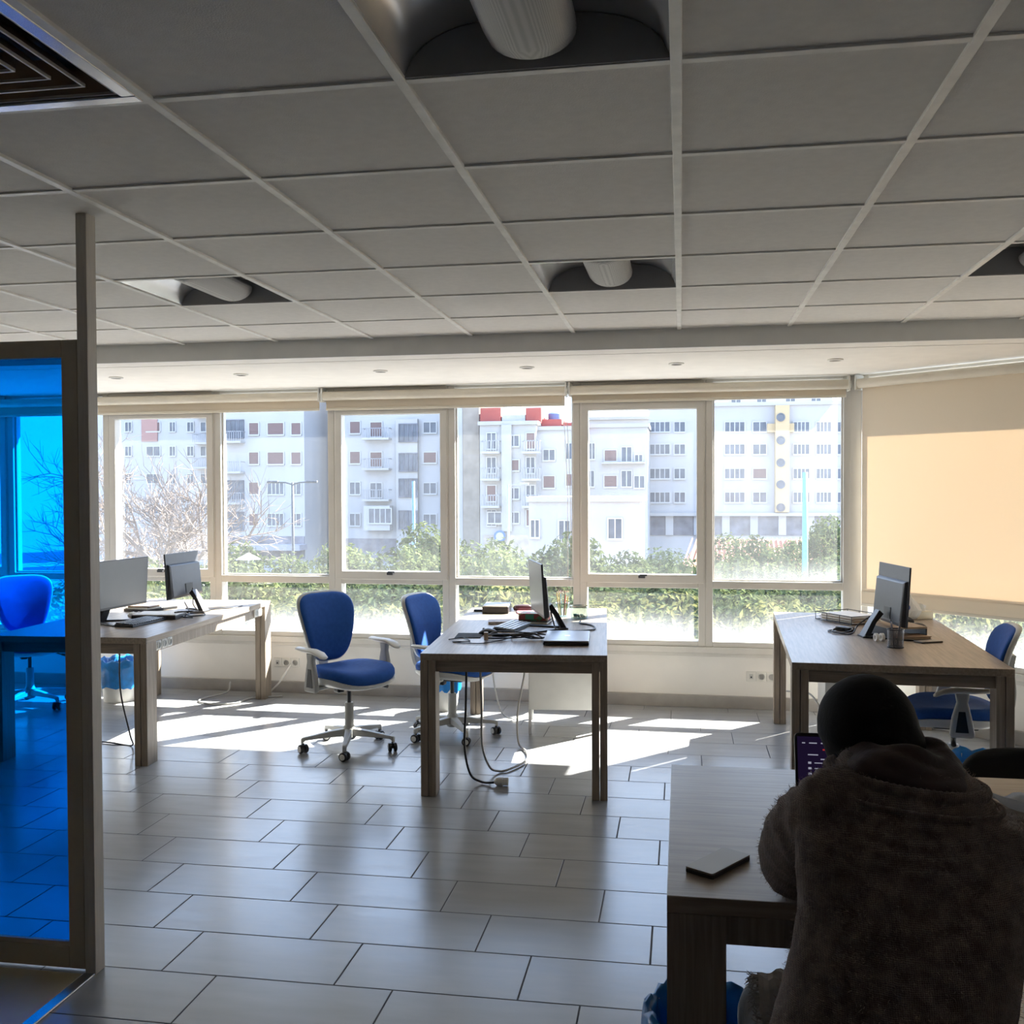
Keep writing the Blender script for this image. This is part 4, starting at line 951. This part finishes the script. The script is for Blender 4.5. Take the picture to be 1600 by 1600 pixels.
SW = [(.43, .334, 1.67, .220, .165), (.455, .334, 1.67, .224, .17), (.55, .334, 1.67, .214, .16), (.66, .334, 1.675, .197, .148), (.74, .342, 1.68, .187, .14), (.82, .358, 1.70, .179, .135), (.90, .376, 1.735, .182, .13), (.97, .386, 1.775, .190, .122), (1.02, .390, 1.81, .180, .105), (1.062, .392, 1.838, .152, .100), (1.095, .394, 1.858, .122, .094), (1.118, .394, 1.875, .10, .085)]
s.loft([ell((x, y, z), a, c, 36, -.12 if z > .95 else 0) for z, x, y, a, c in SW])
SL = [(.268, 1.82, 1.022), (.240, 1.90, .972), (.228, 2.0, .895), (.232, 2.105, .826), (.29, 2.26, .80), (.345, 2.37, .796)]
SR = [(.525, 1.82, .955), (.58, 1.90, .93), (.625, 2.0, .885), (.645, 2.115, .822), (.605, 2.26, .80), (.565, 2.37, .796)]
for A in (SL, SR):
    n_ = len(curve_pts(A, 6)); s.tube(curve_pts(A, 6), [(.078 - .028 * max(0, i / (n_ - 1) - .35) / .65) + .003 * math.sin(i * 1.6) for i in range(n_)], 18)
blob(s, (.279, 1.82, 1.025), (.088, .08, .084)); blob(s, (.252, 1.865, .985), (.068, .07, .08)); blob(s, (.515, 1.81, .965), (.085, .08, .07))
sw = remesh(s.build('sweater', KN, P), .008, 8)
for v_ in sw.data.vertices:      # ribs, drape folds and a soft uneven knit
    c = v_.co; n_ = v_.normal
    q = .0045 * noise.noise(c * 13) + .0022 * noise.noise(c * 46) + (.006 * math.sin(c.x * 34 + 7 * noise.noise(c * 4)) * max(0, min(1, (.86 - c.z) / .15)) if c.y < 2.0 else 0)
    if c.y < 1.95 and c.z > .98: q += .002 * math.sin(260 * (c - Vector((.39, 1.86, 1.09))).length)
    v_.co = c + n_ * q
cb = MB()
for dz, r_, gr_ in ((0, .0105, .006), (-.026, .0045, 0)):
    pts = [(.394 + (.130 - dz * 1.0) * math.cos(t_), 1.858 + dz * .5 + (.099 - dz * .55) * math.sin(t_), 1.084 + dz - .12 * .13 * math.cos(t_)) for t_ in [2 * PI * i / 150 for i in range(151)]]
    cb.tube(pts, [r_ * (1 + .16 * (i % 2)) for i in range(151)], 8)
cb.build('collar', KN, sw, smooth=True)
# loose fibres standing off the knit
random.seed(21); fz = MB(); polys = [p for p in sw.data.polygons if p.center.z > .6]
for k in range(9000):
    p = random.choice(polys); c = Vector(p.center); n_ = Vector(p.normal)
    t_ = n_.orthogonal().normalized(); t_.rotate(Matrix.Rotation(random.uniform(0, 6.28), 3, n_)); b_ = n_.cross(t_)
    l = random.uniform(.004, .012); e = c + n_ * l * .8 + t_ * l * random.uniform(.3, 1.1)
    mid = c + n_ * l * .6 + t_ * l * .2
    o = len(fz.v); h = .00035
    fz.v += [tuple(c - b_ * h), tuple(c + b_ * h), tuple(mid + b_ * h), tuple(mid - b_ * h), tuple(e)]; fz.f += [(o, o + 1, o + 2, o + 3), (o + 3, o + 2, o + 4)]; fz.mi += [0, 0]
fzo = fz.build('knit_fuzz', pm('knit_fibre', (.30, .23, .19), .9, var=.1), sw); fzo['kind'] = 'stuff'
# headscarf
HJ = pm('headscarf', (.0065, .006, .007), .85, var=.2, scale=20, bump=.25, bscale=140, spec=.2)
SCF = pm('scarf_wrap', (.040, .020, .018), .85, var=.35, scale=9, bump=.25, bscale=140, sheen=.2)
h = MB()
blob(h, (.346, 1.96, 1.150), (.091, .118, .099), Matrix.Rotation(R(-8), 3, 'Y') @ Matrix.Rotation(R(-14), 3, 'X'), 28)
blob(h, (.360, 1.93, 1.118), (.086, .096, .082), None, 28)
h.loft([ell((.352, 1.945, 1.14), .085, .10), ell((.368, 1.92, 1.10), .088, .095), ell((.378, 1.905, 1.075), .085, .085), ell((.385, 1.89, 1.05), .08, .075)])
hj = remesh(h.build('headscarf', HJ, P), .006, 10)
for v_ in hj.data.vertices:
    c = v_.co; w_ = max(0, min(1, (1.15 - c.z) / .08)); v_.co = c + v_.normal * (.003 * noise.noise(c * 14) + w_ * .005 * math.sin(c.z * 120 + c.x * 60 + 4 * noise.noise(c * 8)))
# open the scarf in front of the face
bm = bmesh.new(); bm.from_mesh(hj.data)
bmesh.ops.delete(bm, geom=[v_ for v_ in bm.verts if v_.co.y > 2.02 and abs(v_.co.x - .35) < .058 and 1.085 < v_.co.z < 1.215], context='VERTS'); bm.to_mesh(hj.data); bm.free()
h = MB()
for k, (z, a, c_, r_, tl) in enumerate(((1.132, .072, .070, .016, -.30), (1.112, .083, .080, .019, -.34), (1.094, .094, .086, .019, -.30))):
    pts = [(.392 + a * math.cos(t_), 1.885 + c_ * math.sin(t_) - .012 * k, z + tl * a * math.cos(t_) * .55 + .006 * math.sin(3 * t_ + k)) for t_ in [2 * PI * i / 30 for i in range(31)]]
    h.tube(pts, [r_ * (1 + .22 * math.sin(i * .9 + k * 2)) for i in range(31)], 12)
h.loft([ell((.392, 1.89, 1.13), .066, .064), ell((.392, 1.875, 1.06), .09, .078)])
sf = remesh(h.build('scarf_wrap', SCF, P), .006, 5)
# light trousers and a frayed edge of cloth on the lap
JN = pm('pale_denim', (.46, .47, .48), .85, var=.12, scale=60, bump=.3, bscale=500)
t = MB()
for Lg in LEGS:
    n_ = len(curve_pts(Lg, 5)); t.tube(curve_pts(Lg, 5), [.094 - .038 * i / (n_ - 1) + .003 * math.sin(i * 1.3) for i in range(n_)], 18)
t.loft([ell((.345, 1.67, z), .185, .13) for z in (.43, .5, .58)])
remesh(t.build('trousers', JN, P), .008, 5)
FR = pm('frayed_cloth', (.40, .38, .36), .9, var=.2, scale=30)
random.seed(4); t = MB()
for (x0, y0, z0, ln, wd) in ((.205, 1.93, .690, .062, .05), (.190, 1.95, .640, .040, .05)):
    g = [[(x0 - ln * i / 7, y0 - .05 + wd * 2 * j / 6 - .01 * i / 7, z0 - .035 * (j / 6 - .5) ** 2 * 4 - .012 * i / 7 + .004 * math.sin(i * 1.5 + j)) for i in range(8)] for j in range(7)]
    t.loft(g, closed=False); t.loft([[Vector(p) + Vector((0, 0, -.012)) for p in r_] for r_ in g], closed=False)
    for k in range(46):
        j = random.random(); c = Vector((x0 - ln, y0 - .05 + wd * 2 * j, z0 - .012 - .035 * (j - .5) ** 2 * 4 - .006))
        t.tube([c + Vector((.006, 0, 0)), c + Vector((-.008, random.uniform(-.006, .006), random.uniform(-.006, .006))), c + Vector((random.uniform(-.022, -.010), random.uniform(-.012, .012), random.uniform(-.016, .008)))], [.0014, .0012, .0006], 4)
t.build('frayed_cloth', FR, P)
SH = pm('shoe_leather', (.03, .03, .032), .5)
for Lg, in ((LEGS[0],), (LEGS[1],)):
    x, y, _ = Lg[-1]; MB().loft([[(x + .046 * s_ * math.cos(2 * PI * i / 16), y + dy, max(.002, .045 + dz + .043 * s_ * math.sin(2 * PI * i / 16))) for i in range(16)] for dy, dz, s_ in ((-.07, 0, .5), (-.06, 0, .9), (0, .0, 1.05), (.08, -.006, 1.0), (.155, -.012, .8), (.18, -.014, .4))]).build('shoe', SH, P, smooth=True)
t = thing('stool', 'dark round stool under the person with the headscarf', 'stool', (.345, 1.665, 0))
MB().lathe([(.15, .385), (.175, .39), (.18, .41), (.17, .425), (.1, .43), (.001, .43)], n=28).build('seat', BLACKF, t, auto=40)
for k in range(4):
    a = PI / 4 + k * PI / 2; MB().tube([(.12 * math.cos(a), .12 * math.sin(a), .388), (.17 * math.cos(a), .17 * math.sin(a), 0)], .011, 8).build('leg', BLACKP, t, smooth=True)
MB().tube([(.148 * math.cos(2 * PI * i / 20), .148 * math.sin(2 * PI * i / 20), .19) for i in range(21)], .006, 6).build('foot_ring', BLACKP, t, smooth=True)

# ------------------------------------------------------------------ outside
GZ = -5.6
struct(MB().bb(-160, 160, 10, 240, GZ - .5, GZ).build('ground', pm('pavement', (.22, .215, .205), .9, var=.08, scale=.6)))
BW = pm('house_white', (.39, .38, .375), .85, var=.035, scale=.4)
BW2 = pm('house_offwhite', (.385, .37, .35), .85, var=.06, scale=.5)
BTAN = pm('house_tan', (.31, .265, .215), .9, var=.16, scale=1.2)
BYEL = pm('house_yellow', (.46, .35, .20), .85, var=.04)
BRED = pm('house_red', (.30, .07, .055), .85, var=.12)
SHUT = pm('shutter_brown', (.17, .11, .10), .7, var=.1)
PANEM = pm('far_pane', (.09, .10, .12), .2, var=.25, scale=1.5)
PFR = pm('far_frame', (.44, .43, .415), .7, var=.05)
RAILM = pm('balcony_grey', (.33, .33, .34), .7, var=.1)
ROOFT = pm('roof_tile', (.42, .17, .09), .85, var=.14, scale=2.5)
DARKS = pm('shop_front', (.13, .13, .15), .6, var=.4, scale=1.0)
ALLW = []
def bwin(parent, px, py, w, h, Y, shut=False, frame=PFR, two=True):
    """one window: surround, recessed pane or shutter"""
    a = at(px - w / 2, py + h / 2, Y); c = at(px + w / 2, py - h / 2, Y); x0, x1, z0, z1 = a.x, c.x, a.z, c.z
    m = MB(); k = .10
    m.bb(x0 - k, x0, Y - .10, Y + .02, z0 - k, z1 + k); m.bb(x1, x1 + k, Y - .10, Y + .02, z0 - k, z1 + k); m.bb(x0, x1, Y - .10, Y + .02, z1, z1 + k); m.bb(x0 - k, x1 + k, Y - .16, Y + .02, z0 - k * 1.4, z0)
    wo = m.build('window', frame, parent)
    p = MB()
    if shut:
        n = max(3, int((z1 - z0) / .25))
        for q in range(n): p.bb(x0, x1, Y - .05 - .02 * (q % 2), Y + .0, z0 + (z1 - z0) * q / n, z0 + (z1 - z0) * (q + 1) / n)
        p.build('shutter', SHUT, wo)
    else:
        p.bb(x0, x1, Y - .04, Y + .0, z0, z1); p.build('pane', PANEM, wo)
        b_ = MB(); nb = 2 if w < 22 else 4
        for q in range(1, nb): x = x0 + (x1 - x0) * q / nb; b_.bb(x - .045, x + .045, Y - .07, Y - .03, z0, z1)
        b_.build('window_bars', frame, wo)
def balcony(parent, px0, px1, py, Y, depth=1.1, hh=1.0):
    a = at(px0, py, Y); c = at(px1, py, Y)
    s = MB().bb(a.x, c.x, Y - depth, Y, a.z - .2, a.z).build('balcony', BW2, parent)
    r_ = MB(); r_.bb(a.x, c.x, Y - depth, Y - depth + .05, a.z + hh - .08, a.z + hh)
    n = max(4, int((c.x - a.x) / .22))
    for q in range(n + 1): x = a.x + (c.x - a.x) * q / n; r_.bb(x - .025, x + .025, Y - depth, Y - depth + .05, a.z, a.z + hh)
    for y_ in (a.x, c.x - .05): r_.bb(y_, y_ + .05, Y - depth, Y, a.z + hh - .08, a.z + hh)
    r_.build('railing', RAILM, s)
def building(label, px0, px1, pytop, Y, depth, mat, cat='building'):
    t = thing('apartment_building', label, cat)
    x0 = at(px0, 765, Y).x; x1 = at(px1, 765, Y).x; z1 = at((px0 + px1) / 2, pytop, Y).z
    w = MB().bb(x0, x1, Y, Y + depth, GZ, z1).build('wall', mat, t)
    MB().bb(x0 - .15, x1 + .15, Y - .2, Y + depth + .15, z1, z1 + .35).build('parapet', mat, t)
    return t, x0, x1, z1
def band(parent, name, px0, px1, py0, py1, Y, mat, d0=.12, d1=.0):
    a = at(px0, py1, Y); c = at(px1, py0, Y); return MB().bb(a.x, c.x, Y - d0, Y + d1, a.z, c.z).build(name, mat, parent)
# white block with brown shutters
Y = 95; t, *_ = building('white apartment block with brown shutters behind the lamp post', 352, 476, 560, Y, 9, BW)
for py in (622, 670, 716, 763, 812):
    for px, w in ((397, 14), (431, 24), (463, 14)): bwin(t, px, py, w, 18, Y, shut=py < 740 or px == 397)
for py in (622, 668, 763, 812): bwin(t, 367, py + 2, 26, 26, Y, frame=DARKS)
for py in (690, 737, 785): balcony(t, 352, 383, py, Y)
band(t, 'shop_front', 354, 476, 838, 872, Y, DARKS); band(t, 'awning', 372, 480, 850, 858, Y, pm('awning_grey', (.28, .28, .31), .7), 2.0)
# block to its left, behind the bare tree
Y = 107; t, *_ = building('pale apartment block with balconies behind the bare tree', 150, 356, 540, Y, 10, BW)
for py in (632, 667, 705, 748, 795):
    for px, w in ((201, 9), (240, 20), (270, 8), (298, 9), (322, 15)): bwin(t, px, py, w, 14, Y, shut=px in (240,) and py < 690)
band(t, 'wall_panel', 222, 246, 630, 690, Y, pm('panel_terracotta', (.34, .20, .17), .85), .14)
for py in (650, 692, 730): balcony(t, 308, 346, py, Y)
# central white block
Y = 98; t, *_ = building('white apartment block in the second large pane with a glazed balcony shaft', 528, 712, 560, Y, 12, BW)
for q, py in enumerate((668, 715, 763, 812)):
    bwin(t, 555, py, 15, 18, Y, shut=q < 2); bwin(t, 588, py + 3, 17, 22, Y, shut=q < 2); bwin(t, 672, py, 19, 16, Y, shut=q == 1)
    if q < 3: balcony(t, 570, 612, py + 17, Y)
band(t, 'stair_shaft', 622, 654, 655, 870, Y, BW2, .5)
for py in (676, 722, 762, 812): bwin(t, 638, py, 27, 26, Y - .5, frame=DARKS)
band(t, 'glazed_porch', 574, 614, 790, 828, Y, BW, 1.2); bwin(t, 594, 806, 34, 22, Y - 1.2)
band(t, 'shop_front', 530, 712, 842, 875, Y, DARKS)
# tan gable
Y = 93; t, *_ = building('tall tan gable wall between the white blocks', 722, 749, 560, Y, 14, BTAN)
band(t, 'corner_strip', 712, 722, 560, 880, Y, BW, .05)
# old balcony house with a red roof storey
Y = 90; t, x0, x1, z1 = building('old white house with balconies under a red roof storey', 750, 838, 664, Y, 10, BW2)
for px, w, q in ((768, 13, 0), (803, 15, 1), (829, 12, 2)):
    for py in (689, 727, 771, 809): bwin(t, px, py, w, 24 if px != 803 else 16, Y, shut=(px + py) % 3 == 0)
for py in (706, 748, 790): balcony(t, 754, 782, py, Y); balcony(t, 818, 846, py, Y)
band(t, 'pilaster', 785, 800, 664, 830, Y, BW2, .35)
for a_, b_ in ((751, 783), (822, 846)): band(t, 'roof_storey', a_, b_, 637, 662, Y + 2, BRED, .2, 4)
band(t, 'roof_room', 785, 821, 648, 664, Y + 2, BW2, .2, 4)
bwin(t, 773, 809, 20, 16, Y - .2); band(t, 'shop_front', 756, 838, 836, 868, Y, pm('shop_tan', (.42, .36, .30), .7, var=.3, scale=1))
sgn = thing('round_sign', 'round blue and white sign on the old balcony house', 'sign', at(781, 838, Y - .5))
MB().lathe([(.55, -.05), (.55, .05), (.40, .06), (.001, .06)], R=Matrix.Rotation(PI / 2, 3, 'X'), n=24).build('disc', pm('sign_blue', (.06, .14, .30), .5), sgn); MB().lathe([(.36, .07), (.001, .075)], R=Matrix.Rotation(PI / 2, 3, 'X'), n=24).build('face', BW, sgn); MB().tube([(0, .0, 0), (0, .5, 0)], .05, 6).build('bracket', DARKS, sgn)
# house joined on its right
Y = 91; t, *_ = building('white house with few windows right of the old balcony house', 838, 902, 672, Y, 10, BW)
for px, py, w, h_, s_ in ((858, 711, 17, 16, 0), (858, 753, 17, 18, 1), (889, 705, 8, 24, 0), (889, 750, 8, 18, 1)): bwin(t, px, py, w, h_, Y, shut=bool(s_))
for a_, b_, c_ in ((846, 878, 655), (880, 912, 660)): band(t, 'roof_storey', a_, b_, c_, 672, Y + 1.5, BRED, .2, 4)
tk = thing('water_tank', 'blue round water tank on the red roof storey', 'tank', at(866, 655, Y + 3.5)); MB().lathe([(.55, -.9), (.6, -.8), (.6, .5), (.3, .7), (.001, .72)], n=18).build('vessel', pm('tank_blue', (.10, .17, .32), .5), tk, auto=40); MB().bb(-.6, .6, -.6, .6, -1.3, -.9).build('stand', RAILM, tk)
# low white house in front
Y = 68; t, *_ = building('low blank white house with two windows above the trees', 826, 1000, 784, Y, 9, BW)
bwin(t, 836, 826, 12, 26, Y, shut=False); bwin(t, 882, 828, 16, 28, Y); bwin(t, 961, 826, 20, 30, Y)
# house behind it
Y = 94; t, *_ = building('white stepped house with small windows behind the low white house', 902, 1012, 668, Y, 9, BW)
for px, py, w, h_ in ((925, 705, 8, 24), (954, 712, 18, 17), (979, 710, 15, 22), (998, 716, 11, 10), (923, 748, 10, 24), (954, 752, 19, 17), (979, 748, 15, 24), (999, 753, 15, 18)): bwin(t, px, py, w, h_, Y, shut=px == 954)
band(t, 'balcony_slab', 940, 1008, 722, 725, Y, BW2, .8)
Y = 118; t, *_ = building('cream house front with a row of yellow panels on the skyline', 905, 1105, 655, Y, 9, BW2)
for k, px in enumerate(range(960, 1100, 20)): (bwin(t, px, 671, 13, 11, Y) if k % 2 else band(t, 'yellow_panel', px - 7, px + 7, 664, 678, Y, BYEL))
# wide block on the right
Y = 101; t, *_ = building('wide white apartment block with a yellow stair tower', 1014, 1345, 634, Y, 12, BW)
for q, py in enumerate((667, 702, 740, 777)):
    for px, w in ((1031, 30), (1062, 16), (1148, 30), (1187, 20), (1252, 24), (1287, 22), (1317, 16)):
        bwin(t, px, py, w, 15, Y, shut=(px == 1187 and q == 2))
band(t, 'stair_tower', 1210, 1232, 634, 800, Y, BYEL, 1.0); band(t, 'tower_arm', 1198, 1240, 662, 676, Y, BYEL, .6)
for py in (652, 688, 723, 757, 793):
    c = at(1220, py, Y - 1.02); w = MB().lathe([(.42, .0), (.42, .06), (.30, .06), (.28, .02), (.001, .02)], c, 18, Matrix.Rotation(PI / 2, 3, 'X')).build('round_window', PANEM, t)
band(t, 'shop_front', 1016, 1345, 806, 836, Y, DARKS); band(t, 'string_course', 1014, 1345, 801, 806, Y, BW2, .7)
for k in range(7): band(t, 'shop_pier', 1040 + 44 * k, 1052 + 44 * k, 806, 836, Y, BW, .25)
Y = 135; t, *_ = building('pale house on the skyline above the wide block', 1120, 1300, 617, Y, 8, BW2)
for px in (1150, 1190, 1235, 1275): bwin(t, px, 627, 14, 9, Y)
# orange tiled roof
t = thing('low_house', 'low house with an orange tiled roof among the trees', 'house'); Y = 52
a = at(1045, 842, Y); b_ = at(1330, 842, Y); rb = MB()
rb.loft([[(a.x, Y - 6, a.z - 3.0), (a.x + 1.5, Y, a.z), (a.x, Y + 6, a.z - 3.0)], [(b_.x + 6, Y - 6, a.z - 3.0), (b_.x + 6, Y, a.z), (b_.x + 6, Y + 6, a.z - 3.0)]], True).build('roof', ROOFT, t)
rr = MB()
for k in range(60):
    x = a.x + 1.2 + k * (b_.x + 5 - a.x) / 60; rr.tube([(x, Y - .05, a.z + .04), (x - 1.2 * (1 - k / 60) if k < 3 else x, Y - 5.9, a.z - 2.9)], .04, 5)
rr.build('roof_ribs', ROOFT, t)
MB().bb(a.x + .3, b_.x + 5, Y - 5.4, Y + 5.4, GZ, a.z - 2.95).build('wall', BW2, t)
# poles and lamps
def pole(name, label, px, ptop, Y, rad, mat, lamp=0):
    p = at(px, ptop, Y); t = thing(name, label, 'pole', (p.x, Y, GZ)); H = p.z - GZ
    MB().tube([(0, 0, 0), (0, 0, H)], [rad * 1.3, rad], 10).build('shaft', mat, t, smooth=True); MB().lathe([(rad * 2.2, 0), (rad * 2.2, .25), (rad * 1.2, .3)], n=10).build('base', mat, t)
    for s_ in ((-1, 1) if lamp == 2 else (1,) if lamp else ()):
        a_ = MB().tube([(0, 0, H - .1), (s_ * .35, 0, H), (s_ * .8, 0, H + .02)], rad * .6, 6).build('arm', mat, t); MB().box((s_ * 1.0, 0, H + .03), (.55, .22, .12)).build('lantern', mat, a_, bevel=.03)
pole('street_lamp', 'thin dark street lamp with two heads before the white block', 457, 754, 46, .06, pm('pole_dark', (.05, .055, .06), .5), 2)
pole('flag_pole', 'pale blue pole before the central white block', 646, 752, 44, .07, pm('pole_blue', (.13, .25, .35), .5), 0)
pole('light_mast', 'thick pale blue pole in front of the orange tiled roof', 1258, 738, 40, .10, pm('pole_blue2', (.13, .31, .45), .5), 0)
pole('street_lamp', 'thin grey street lamp beside the old balcony house', 794, 757, 60, .06, RAILM, 1)
ub = thing('parasol', 'white parasol over the shrubs under the white block', 'parasol', (*at(388, 868, 30).xy, GZ)); zt = at(388, 864, 30).z - GZ
MB().loft([[(.4 * math.cos(2 * PI * i / 8), .4 * math.sin(2 * PI * i / 8), zt - .2) for i in range(8)], [(.02 * math.cos(2 * PI * i / 8), .02 * math.sin(2 * PI * i / 8), zt) for i in range(8)]], True, False).build('canopy', PBAG, ub); MB().tube([(0, 0, 0), (0, 0, zt)], .03, 8).build('pole', RAILM, ub)

# trees
LEAF = [leafy('leaf_green', (.026, .040, .018), (.125, .145, .06), trans=.25), leafy('leaf_deep', (.022, .036, .020), (.095, .12, .06), trans=.25), leafy('leaf_yellow', (.05, .06, .02), (.20, .19, .075), trans=.3)]
BARK = pm('bark', (.16, .12, .09), .9, var=.25, scale=6, bump=.5, bscale=20)
def crown_mesh(seed, H, W, nb, nl, ls):
    random.seed(seed); m = MB(); blobs = []
    for k in range(nb):
        a = random.uniform(0, 6.28); q = math.sqrt(random.random()) * W * .42; z = H * random.uniform(.34, .84) - .12 * q
        blobs.append((Vector((q * math.cos(a), q * math.sin(a), z)), random.uniform(.24, .36) * W * (1.15 - .5 * z / H)))
    for k in range(nl):
        c, rr = random.choice(blobs); d_ = Vector((random.gauss(0, 1), random.gauss(0, 1), random.gauss(0, 1))).normalized()
        p = c + d_ * rr * random.uniform(.72, 1.08) ; p.z = min(max(p.z, .35), H)
        n_ = (d_ + Vector((random.gauss(0, .5), random.gauss(0, .5), random.gauss(0, .5)))).normalized(); u_ = n_.orthogonal().normalized(); u_.rotate(Matrix.Rotation(random.uniform(0, 6.28), 3, n_)); v_ = n_.cross(u_)
        s_ = ls * random.uniform(.6, 1.3); o = len(m.v)
        m.v += [tuple(p - u_ * s_), tuple(p - v_ * s_ * .45 + n_ * .1 * s_), tuple(p + u_ * s_), tuple(p + v_ * s_ * .45 + n_ * .1 * s_)]; m.f.append((o, o + 1, o + 2, o + 3)); m.mi.append(0)
    return m, blobs
def tree(seed, H, W, mat, label, group, nl=6000, ls=.10):
    t = thing('tree', label, 'tree', group=group); m, blobs = crown_mesh(seed, H, W, 13, nl, ls); m.build('crown', mat, t)
    tr = MB().tube([(0, 0, 0), (.05, .02, H * .3), (0, 0, H * .55)], [.13, .10, .06], 8)
    for c, rr in blobs[:7]: tr.tube([(0, 0, H * .3), c * .6 + Vector((0, 0, H * .12)), c], [.07, .045, .02], 6)
    tr.build('trunk', BARK, t); return t
GT = 'dense row of trees beyond the window'
TL = 'leafy green tree in the dense row beyond the window'
protos = [tree(1, 5.3, 3.6, LEAF[0], TL, GT), tree(2, 5.0, 3.9, LEAF[1], TL, GT), tree(3, 5.6, 3.4, LEAF[0], TL, GT)]
protos2 = [tree(5, 4.2, 3.4, LEAF[2], 'low yellow-green shrub tree in front of the dense row of trees', 'low yellow-green shrub trees', 6500, .075), ]
random.seed(9); used = set()
def put(pr, i, x, y, rz, sc_):
    o = pr[i % len(pr)]
    if id(o) not in used and (used.add(id(o)) or True): c = o
    else: c = copy_tree(o)
    c.location = (x, y, GZ); c.rotation_euler = (0, 0, rz); c.scale = (sc_, sc_, sc_); return c
k = 0
for row, (yy, n, x0, dx) in enumerate(((25, 13, -14.2, 1.75), (28.5, 13, -15.4, 1.95), (33, 12, -17.5, 2.3))):
    for i in range(n + 1):
        x = x0 + i * dx + random.uniform(-.35, .35); y = yy + random.uniform(-.6, .6) + .10 * (x + 3)
        px = 800 + F_PX * math.tan(math.atan(x / y) + YAW)
        top = (886 if px < 430 else 862 if px < 520 else 858 if 705 < px < 815 else 848 if px < 900 else 864 if px < 1000 else 874) + (38, 18, 0)[row] + random.uniform(-12, 12)
        s_ = (at(800, top, y).z - GZ) / 4.85
        put(protos, k, x, y, random.uniform(0, 6.28), s_); k += 1
for i in range(10): put(protos2, i, -13.6 + i * 2.15 + random.uniform(-.4, .4), 21.6 + random.uniform(-.4, .4), random.uniform(0, 6.28), random.uniform(1.08, 1.24))
for px, pt, Y in ((1288, 818, 46), (1180, 832, 43), (1040, 838, 42), (905, 852, 44)):
    c = put(protos, k, at(px, 800, Y).x, Y, k, (at(px, pt, Y).z - GZ) / 5.0); k += 1
# bare tree
random.seed(13); bt = thing('bare_tree', 'large bare tree with pale twigs before the pale block', 'tree', (at(250, 800, 36).x, 36, GZ), group=None)
br = MB(); tw = MB()
def grow(p, d_, l, r_, lev):
    n = 3; pts = [p]; q = p.copy(); dd = d_.copy()
    for k in range(n):
        dd = (dd + Vector((random.gauss(0, .16), random.gauss(0, .16), random.gauss(.03, .1)))).normalized(); q = q + dd * l / n; pts.append(q.copy())
    (br if lev < 3 else tw).tube(pts, [r_ * (1 - .5 * k / n) for k in range(n + 1)], 6 if lev < 2 else 3, cap=lev < 2)
    if lev >= 5: return
    for k in range((6, 5, 5, 5, 4)[lev]):
        i = random.choice((1, 2, 3, 3)); a = dd.orthogonal().normalized(); a.rotate(Matrix.Rotation(random.uniform(0, 6.28), 3, dd)); sp = random.uniform(.45, .95)
        nd = (dd * math.cos(sp) + a * math.sin(sp) + Vector((0, 0, .12))).normalized(); grow(pts[i], nd, l * random.uniform(.58, .78), max(.011, r_ * .54), lev + 1)
grow(Vector((0, 0, 0)), Vector((0, 0, 1)), 4.3, .22, 0)
br.build('branches', pm('pale_bark', (.17, .13, .105), .9, var=.15), bt); tw.build('twigs', pm('pale_twig', (.20, .155, .125), .9, var=.25, scale=2), bt)

# ------------------------------------------------------------------ light and camera
S = Vector((.669 * math.cos(R(41)), .743 * math.cos(R(41)), math.sin(R(41))))
sl = bpy.data.lights.new('sun', 'SUN'); sl.energy = 24.0; sl.angle = R(.53); sl.color = (1, .955, .87)
so = bpy.data.objects.new('sun', sl); COL.objects.link(so); so.rotation_euler = S.to_track_quat('Z', 'Y').to_euler(); so.location = (20, 20, 25)
wd = bpy.data.worlds.new('sky'); sc.world = wd; wd.use_nodes = True; nt = wd.node_tree; nt.nodes.clear()
o_ = nt.nodes.new('ShaderNodeOutputWorld'); bg = nt.nodes.new('ShaderNodeBackground'); nt.links.new(bg.outputs[0], o_.inputs[0])
tc = nt.nodes.new('ShaderNodeTexCoord'); sx = nt.nodes.new('ShaderNodeSeparateXYZ'); cr = nt.nodes.new('ShaderNodeValToRGB')
nt.links.new(tc.outputs['Generated'], sx.inputs[0]); nt.links.new(sx.outputs['Z'], cr.inputs[0]); nt.links.new(cr.outputs[0], bg.inputs[0])
e = cr.color_ramp.elements; e[0].position = 0; e[0].color = (.76, .90, 1.10, 1); e[1].position = .75; e[1].color = (.32, .56, 1.08, 1); bg.inputs[1].default_value = 2.0
cd = bpy.data.cameras.new('camera'); cam = bpy.data.objects.new('camera', cd); COL.objects.link(cam); sc.camera = cam
cd.sensor_width = 36; cd.lens = 36 * F_PX / 1600; cd.clip_start = .05; cd.clip_end = 500
M_ = Matrix((( _r.x, _u.x, -_f.x, 0), (_r.y, _u.y, -_f.y, 0), (_r.z, _u.z, -_f.z, EYE), (0, 0, 0, 1))); cam.matrix_world = M_
vs_ = sc.view_settings; vs_.view_transform = 'Standard'; vs_.look = 'None'; vs_.exposure = 1.1; vs_.gamma = 1.0; vs_.use_curve_mapping = False
sc.display_settings.display_device = 'sRGB'
cy = sc.cycles; cy.use_denoising = True; cy.max_bounces = 10; cy.diffuse_bounces = 8; cy.glossy_bounces = 4; cy.transmission_bounces = 6; cy.transparent_max_bounces = 16
cy.caustics_reflective = False; cy.caustics_refractive = False; cy.sample_clamp_indirect = 6.0
